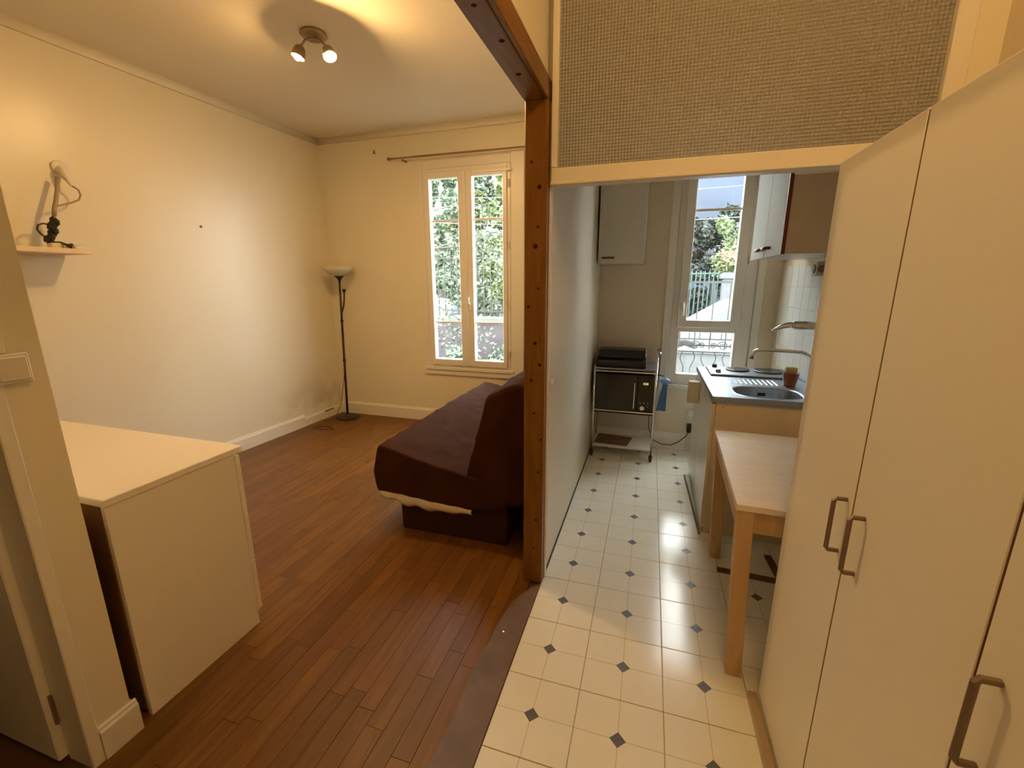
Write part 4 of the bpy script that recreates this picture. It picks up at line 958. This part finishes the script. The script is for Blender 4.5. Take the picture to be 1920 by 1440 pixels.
for z_ in (0.2, 1.72): obj('rail', bx(-0.6, 2.05, 11.985, 12.015, z_, z_+0.04), M['fence_green'], f3)
for k in range(24):
    o = bpy.data.objects.new('picket', pk3); C.objects.link(o); o.parent = f3; o.location = Vector((-0.55+0.112*k, 12.0, -0.2))-wl(f3)
gp = thing('gate_pillar', (2.24, 12.0, -0.22), 'pale stone gate pillar with square cap at the street fence', 'pillar')
obj('shaft', bx(2.13, 2.36, 11.88, 12.12, -0.22, 1.60, bevel=0.01), M['stone_pale'], gp)
obj('cap', prism(B(), [(2.07, 1.601), (2.42, 1.601), (2.42, 1.70), (2.33, 1.76), (2.16, 1.76), (2.07, 1.70)], 'y', 11.83, 12.17), M['stone_pale'], gp)
sw_ = thing('street_wall', (4.4, 12.0, -0.22), 'pale rendered street wall right of the gate pillar', 'wall')
obj('wall_body', bx(2.37, 8, 11.92, 12.08, -0.22, 1.60), M['stone_pale'], sw_); obj('coping', bx(2.43, 8, 11.86, 12.14, 1.601, 1.73, bevel=0.01), M['stone_pale'], sw_)

def car(x0, y0, length, sgn, body, label, h=1.45):
    """side-on hatchback; sgn=+1: bonnet at low x"""
    t = thing('car', (x0+length/2, y0, -0.22), label, 'car')
    def X(u): return x0+(u if sgn > 0 else 1-u)*length
    low = [(X(u), -0.22+z) for u, z in [(0.0, 0.30), (0.0, 0.62), (0.03, 0.74), (0.24, 0.90), (0.97, 0.95), (1.0, 0.75), (0.995, 0.32), (0.9, 0.2), (0.1, 0.2)]]
    obj('body', prism(B(), low, 'y', y0-0.82, y0+0.82, bevel=0.05, seg=2), body, t, smooth=False)
    cab = [(u, z) for u, z in [(0.21, 0.89), (0.30, 1.12), (0.385, 1.33), (0.45, 1.405), (0.60, h), (0.78, h-0.02), (0.89, h-0.12), (0.965, 0.95)]]
    bm = B(); A = []; Bv = []
    for u, z in cab:
        k = (z-0.89)/(h-0.89)*0.16
        A.append(bm.verts.new((X(u), y0-0.80+k, -0.22+z))); Bv.append(bm.verts.new((X(u), y0+0.80-k, -0.22+z)))
    bm.faces.new(A); bm.faces.new(list(reversed(Bv)))
    for i in range(len(cab)): bm.faces.new([A[i], Bv[i], Bv[(i+1) % len(cab)], A[(i+1) % len(cab)]])
    bmesh.ops.recalc_face_normals(bm, faces=bm.faces)
    obj('cabin', bm, body, t)
    def pane(us):
        bm = B(); vs = []
        for u, z in us:
            k = (z-0.89)/(h-0.89)*0.16; vs.append((X(u), y0-0.806+k, -0.22+z))
        a = [bm.verts.new(v) for v in vs]; b = [bm.verts.new((v[0], v[1]+0.03, v[2])) for v in vs]
        bm.faces.new(a); bm.faces.new(list(reversed(b)))
        for i in range(len(a)): bm.faces.new([a[i], b[i], b[(i+1) % len(a)], a[(i+1) % len(a)]])
        bmesh.ops.recalc_face_normals(bm, faces=bm.faces)
        obj('side_window', bm, M['car_glass'], t)
    pane([(0.275, 0.96), (0.335, 1.14), (0.41, 1.29), (0.475, 1.34), (0.56, 1.36), (0.56, 0.97)])
    pane([(0.58, 0.97), (0.58, 1.36), (0.76, h-0.10), (0.85, h-0.18), (0.90, 1.0)])
    for u in (0.19, 0.80):
        wh = obj('wheel', lathe(B(), [(0.20, -0.09), (0.29, -0.08), (0.31, -0.05), (0.31, 0.05), (0.29, 0.08), (0.20, 0.09)], (X(u), y0-0.78, 0.09), (0, 1, 0), 24), M['tyre'], t)
        obj('hubcap', lathe(B(), [(0.19, 0), (0.15, 0.015), (0.0, 0.02)], (X(u), y0-0.871, 0.09), (0, -1, 0), 20), M['steel'], wh)
    obj('headlight', bx(min(X(0.01), X(0.07)), max(X(0.01), X(0.07)), y0-0.83, y0-0.70, 0.36, 0.46, bevel=0.02), M['steel'], t)
    obj('door_handle', bx(min(X(0.52), X(0.55)), max(X(0.52), X(0.55)), y0-0.845, y0-0.82, 0.60, 0.63), M['car_glass'], t)
    return t
car(0.25, 8.9, 4.0, 1, M['car_white'], 'white hatchback seen through the kitchen window')
car(-8.1, 10.0, 4.1, -1, M['car_grey'], 'grey car through the left pane of the living room window')
car(-3.75, 10.4, 4.0, 1, M['car_white'], 'white car through the right pane of the living room window', 1.48)

# neighbouring building and trees
bd = thing('neighbour_building', (4, 24, -0.22), 'blue grey building far behind the trees outside the kitchen window', 'building')
obj('wall_body', bx(-1, 15.5, 24, 30, -0.22, 9), M['facade'], bd)
for i in range(4):
    for j in range(2):
        fr_ = obj('window', bx(5.4+i*2.4, 6.5+i*2.4, 23.95, 24.0, 0.9+j*3.1, 2.6+j*3.1), M['stone_pale'], bd)
        obj('pane', bx(5.5+i*2.4, 6.4+i*2.4, 23.93, 23.949, 1.0+j*3.1, 2.5+j*3.1), M['facade_pane'], fr_)
obj('string_course', bx(-1.02, 14, 23.9, 24, 3.25, 3.42), M['stone_pale'], bd)
obj('cornice', bx(-1.1, 14.1, 23.8, 24, 8.7, 9.0), M['stone_pale'], bd)
for z_, lab in ((4.05, 'upper telephone wire crossing behind the kitchen window'), (3.35, 'lower telephone wire crossing behind the kitchen window')):
    tag(obj('overhead_wire', tube(B(), [(-8+k, 11.0, z_-0.35+0.0065*(k-8)**2) for k in range(17)], 0.012, 5), M['stone_pale']), lab, 'wire')

def tree(base, h, crown, n, lm, label, size=0.13, seed=1, trunk=0.10, extra=None):
    rnd = random.Random(seed); t = thing('tree', base, label, 'tree'); b = Vector(base)
    tp_ = b+Vector((rnd.uniform(-.2, .2), rnd.uniform(-.2, .2), h*0.75))
    obj('trunk', tube(B(), [b, b.lerp(tp_, .3)+Vector((.06, 0, 0)), b.lerp(tp_, .65)-Vector((.05, 0, 0)), tp_], [trunk, trunk*.8, trunk*.55, trunk*.2], 8), M['bark'], t, smooth=True)
    for k in range(5):
        s_ = b.lerp(tp_, .4+.11*k); a = rnd.uniform(0, 2*PI)
        e_ = s_+Vector((math.cos(a)*crown[0]*.7, math.sin(a)*crown[1]*.6, rnd.uniform(.2, .8)))
        obj('branch', tube(B(), [s_, s_.lerp(e_, .5)+Vector((0, 0, .12)), e_], [trunk*.35, trunk*.22, trunk*.06], 6), M['bark'], t, smooth=True)
    blobs = []
    for k in range(24):
        a = rnd.uniform(0, 2*PI); q = math.sqrt(rnd.random())
        blobs.append((b+Vector((math.cos(a)*crown[0]*q, math.sin(a)*crown[1]*q, h-crown[2]+rnd.uniform(-1, 1)*crown[2])), rnd.uniform(.3, .55)*max(crown[0], .9)*.75))
    V = []; F = []
    def leaves(N):
        for _ in range(N):
            c, r = rnd.choice(blobs)
            d = Vector((rnd.gauss(0, 1), rnd.gauss(0, 1), rnd.gauss(0, 1))).normalized()*r*(rnd.random()**0.45)
            p = c+d
            if p.z < base[2]+0.15: continue
            u = Vector((rnd.gauss(0, 1), rnd.gauss(0, 1), rnd.gauss(0, .6))).normalized(); v = u.cross(Vector((rnd.gauss(0, 1), rnd.gauss(0, 1), rnd.gauss(0, 1)))).normalized()
            s_ = size*rnd.uniform(.6, 1.3); i0 = len(V)
            V.extend([p-u*s_*.5, p+v*s_*.28, p+u*s_*.5, p-v*s_*.28]); F.append((i0, i0+1, i0+2, i0+3))
    leaves(n)
    me_ = bpy.data.meshes.new('foliage'); me_.from_pydata([v-b for v in V], [], F); me_.materials.append(lm)
    o = bpy.data.objects.new('foliage', me_); C.objects.link(o); o.parent = t; o['kind'] = 'stuff'
    if extra: extra(t, rnd)
    return t
tree((-6.75, 13.0, -0.22), 5.6, (0.8, 0.8, 2.7), 14000, M['leaf_pale'], 'pale bushy tree behind the grey car, left in the living room window', size=0.2, seed=1)
tree((-4.35, 13.6, -0.22), 5.8, (0.8, 0.8, 2.8), 14000, M['leaf_bright'], 'bright green tree filling the right pane of the living room window', size=0.2, seed=2)
tree((-10.5, 17.6, -0.22), 7.0, (1.0, 0.9, 3.4), 12000, M['leaf_green'], 'tall green tree at the far left of the row behind the grey car', size=0.34, seed=4)
tree((-7.6, 17.8, -0.22), 7.4, (1.05, 0.9, 3.6), 16000, M['leaf_yellow'], 'tall yellow-green tree of the back row showing between the nearer two', size=0.34, seed=14)
tree((-4.7, 17.6, -0.22), 7.2, (1.0, 0.9, 3.5), 14000, M['leaf_pale'], 'tall pale tree of the back row beyond the bright green one', size=0.34, seed=15)
tree((-9.0, 23.0, -0.22), 8.0, (1.8, 0.9, 3.9), 16000, M['leaf_green'], 'farthest tall green tree closing the view in the living room window', size=0.5, seed=16)
tree((-1.4, 17.5, -0.22), 6.0, (1.1, 0.9, 2.9), 6000, M['leaf_green'], 'green tree behind the gap between the two windows', size=0.3, seed=5)
tree((2.75, 20.0, -0.22), 4.5, (1.15, 0.9, 2.2), 15000, M['leaf_dark'], 'dark tree standing behind the green street fence', size=0.25, seed=6)
tree((-0.6, 20.4, -0.22), 4.4, (1.1, 0.9, 2.1), 9000, M['leaf_dark'], 'dark tree farther left behind the green street fence', size=0.25, seed=7)
tree((-13.0, 23.0, -0.22), 8.0, (1.6, 0.9, 3.9), 14000, M['leaf_pale'], 'farthest pale tree at the left edge of the living room window', size=0.5, seed=17)
def hedge():
    rnd = random.Random(5); t = thing('hedge', (-7.0, 15.2, -0.22), 'long clipped green hedge between the two rows of trees', 'hedge'); V = []; F = []
    for _ in range(13000):
        c = Vector((rnd.uniform(-4.6, 4.6), rnd.uniform(-.3, .3), rnd.uniform(0, 3.6))); s_ = rnd.uniform(.06, .11)
        u = Vector((rnd.gauss(0, 1), rnd.gauss(0, .5), rnd.gauss(0, 1))).normalized(); v = u.cross(Vector((rnd.gauss(0, .5), 1, rnd.gauss(0, .5)))).normalized(); i0 = len(V)
        V.extend([c-u*s_, c+v*s_*.6, c+u*s_, c-v*s_*.6]); F.append((i0, i0+1, i0+2, i0+3))
    me = bpy.data.meshes.new('foliage'); me.from_pydata(V, [], F); me.materials.append(M['leaf_pale'])
    o = bpy.data.objects.new('foliage', me); C.objects.link(o); o.parent = t; o['kind'] = 'stuff'
    for k in range(9): obj('stem', tube(B(), [(-11+k, 15.2, -0.22), (-11+k+.05, 15.2, 3.0)], [.04, .01], 6), M['bark'], t)
hedge()
def reds(t, rnd):
    b = wl(t); V = []; F = []
    for _ in range(110):
        p = Vector((2.35+rnd.gauss(0, .2), 12.75+rnd.gauss(0, .1), 2.25+rnd.gauss(0, .16)))
        u = Vector((rnd.gauss(0, 1), rnd.gauss(0, 1), rnd.gauss(0, 1))).normalized(); v = u.orthogonal().normalized(); i0 = len(V)
        V.extend([p-u*.06, p+v*.035, p+u*.06, p-v*.035]); F.append((i0, i0+1, i0+2, i0+3))
    me_ = bpy.data.meshes.new('red_foliage'); me_.from_pydata([v-b for v in V], [], F); me_.materials.append(M['leaf_orange'])
    o = bpy.data.objects.new('red_foliage', me_); C.objects.link(o); o.parent = t; o['kind'] = 'stuff'
tree((2.85, 13.7, -0.22), 3.5, (0.75, 0.5, 0.72), 4200, M['leaf_bright'], 'light green tree turning orange above the white car', size=0.11, seed=8, trunk=0.05, extra=reds)
# near tree whose twigs cross the living room window
nt_ = thing('tree', (-3.95, 5.3, -0.15), 'thin bare-twigged garden tree just outside the living room window', 'tree')
b0 = Vector((-3.95, 5.3, -0.15)); rnd = random.Random(11)
obj('trunk', tube(B(), [b0, b0+Vector((.05, 0, 1.2)), b0+Vector((-.05, .05, 2.4)), b0+Vector((.05, 0, 3.6))], [.08, .065, .05, .02], 8), M['bark'], nt_, smooth=True)
brs = [((-3.9, 5.3, 1.75), (-3.0, 5.2, 2.02), (-2.4, 5.15, 2.12), 0.022), ((-3.9, 5.3, 1.4), (-2.9, 5.1, 1.62), (-1.8, 5.0, 1.40), 0.012), ((-3.9, 5.3, 2.3), (-2.7, 5.1, 2.62), (-1.9, 5.0, 2.55), 0.014),
       ((-3.9, 5.3, 1.2), (-2.8, 5.0, 1.15), (-1.9, 4.9, 0.62), 0.011), ((-3.9, 5.3, 1.9), (-2.5, 5.1, 2.05), (-1.85, 5.0, 2.28), 0.011), ((-3.9, 5.3, 0.9), (-3.0, 5.1, 0.75), (-2.3, 5.0, 0.52), 0.014), ((-2.4, 5.15, 2.12), (-2.1, 5.1, 1.98), (-1.8, 5.05, 1.92), 0.009)]
for (p, q, r_, rad) in brs:
    p, q, r_ = Vector(p), Vector(q), Vector(r_)
    obj('branch', tube(B(), [p, p.lerp(q, .5)+Vector((0, 0, .06)), q, q.lerp(r_, .5)+Vector((0, 0, .03)), r_], [rad*1.3, rad*1.1, rad, rad*.7, rad*.4], 6), M['bark'], nt_, smooth=True)
V = []; F = []
for _ in range(900):
    p, q, r_, rad = rnd.choice(brs); c = Vector(q).lerp(Vector(r_), rnd.random())+Vector((rnd.gauss(0, .09), rnd.gauss(0, .09), rnd.gauss(-.02, .11)))
    u = Vector((rnd.gauss(0, 1), rnd.gauss(0, 1), rnd.gauss(0, 1))).normalized(); v = u.orthogonal().normalized(); i0 = len(V); s_ = rnd.uniform(.02, .045)
    V.extend([c-u*s_, c+v*s_*.55, c+u*s_, c-v*s_*.55]); F.append((i0, i0+1, i0+2, i0+3))
me = bpy.data.meshes.new('foliage'); me.from_pydata([v-wl(nt_) for v in V], [], F); me.materials.append(M['leaf_pale'])
o = bpy.data.objects.new('foliage', me); C.objects.link(o); o.parent = nt_; o['kind'] = 'stuff'
def shrub(base, r, n, lm, label, seed):
    rnd = random.Random(seed); t = thing('shrub', base, label, 'shrub'); b = Vector(base); V = []; F = []
    for _ in range(n):
        d = Vector((rnd.gauss(0, 1), rnd.gauss(0, 1), abs(rnd.gauss(0, 1)))).normalized()*r*rnd.random()**.5; d.z *= 1.1
        u = Vector((rnd.gauss(0, 1), rnd.gauss(0, 1), rnd.gauss(0, 1))).normalized(); v = u.orthogonal().normalized(); i0 = len(V); s_ = rnd.uniform(.03, .06)
        V.extend([d-u*s_, d+v*s_*.55, d+u*s_, d-v*s_*.55]); F.append((i0, i0+1, i0+2, i0+3))
    me = bpy.data.meshes.new('foliage'); me.from_pydata(V, [], F); me.materials.append(lm)
    o = bpy.data.objects.new('foliage', me); C.objects.link(o); o.parent = t; o['kind'] = 'stuff'
    for k in range(4):
        a = k*PI/2+.4; obj('stem', tube(B(), [b, b+Vector((math.cos(a)*r*.4, math.sin(a)*r*.4, r*.8))], [.012, .004], 5), M['bark'], t)
shrub((-2.95, 6.1, -0.13), 0.45, 1500, M['leaf_pale'], 'small pale shrub low in the left pane of the living room window', 21)
shrub((-1.75, 5.7, -0.13), 0.62, 2000, M['leaf_green'], 'leafy shrub low in the right pane of the living room window', 22)
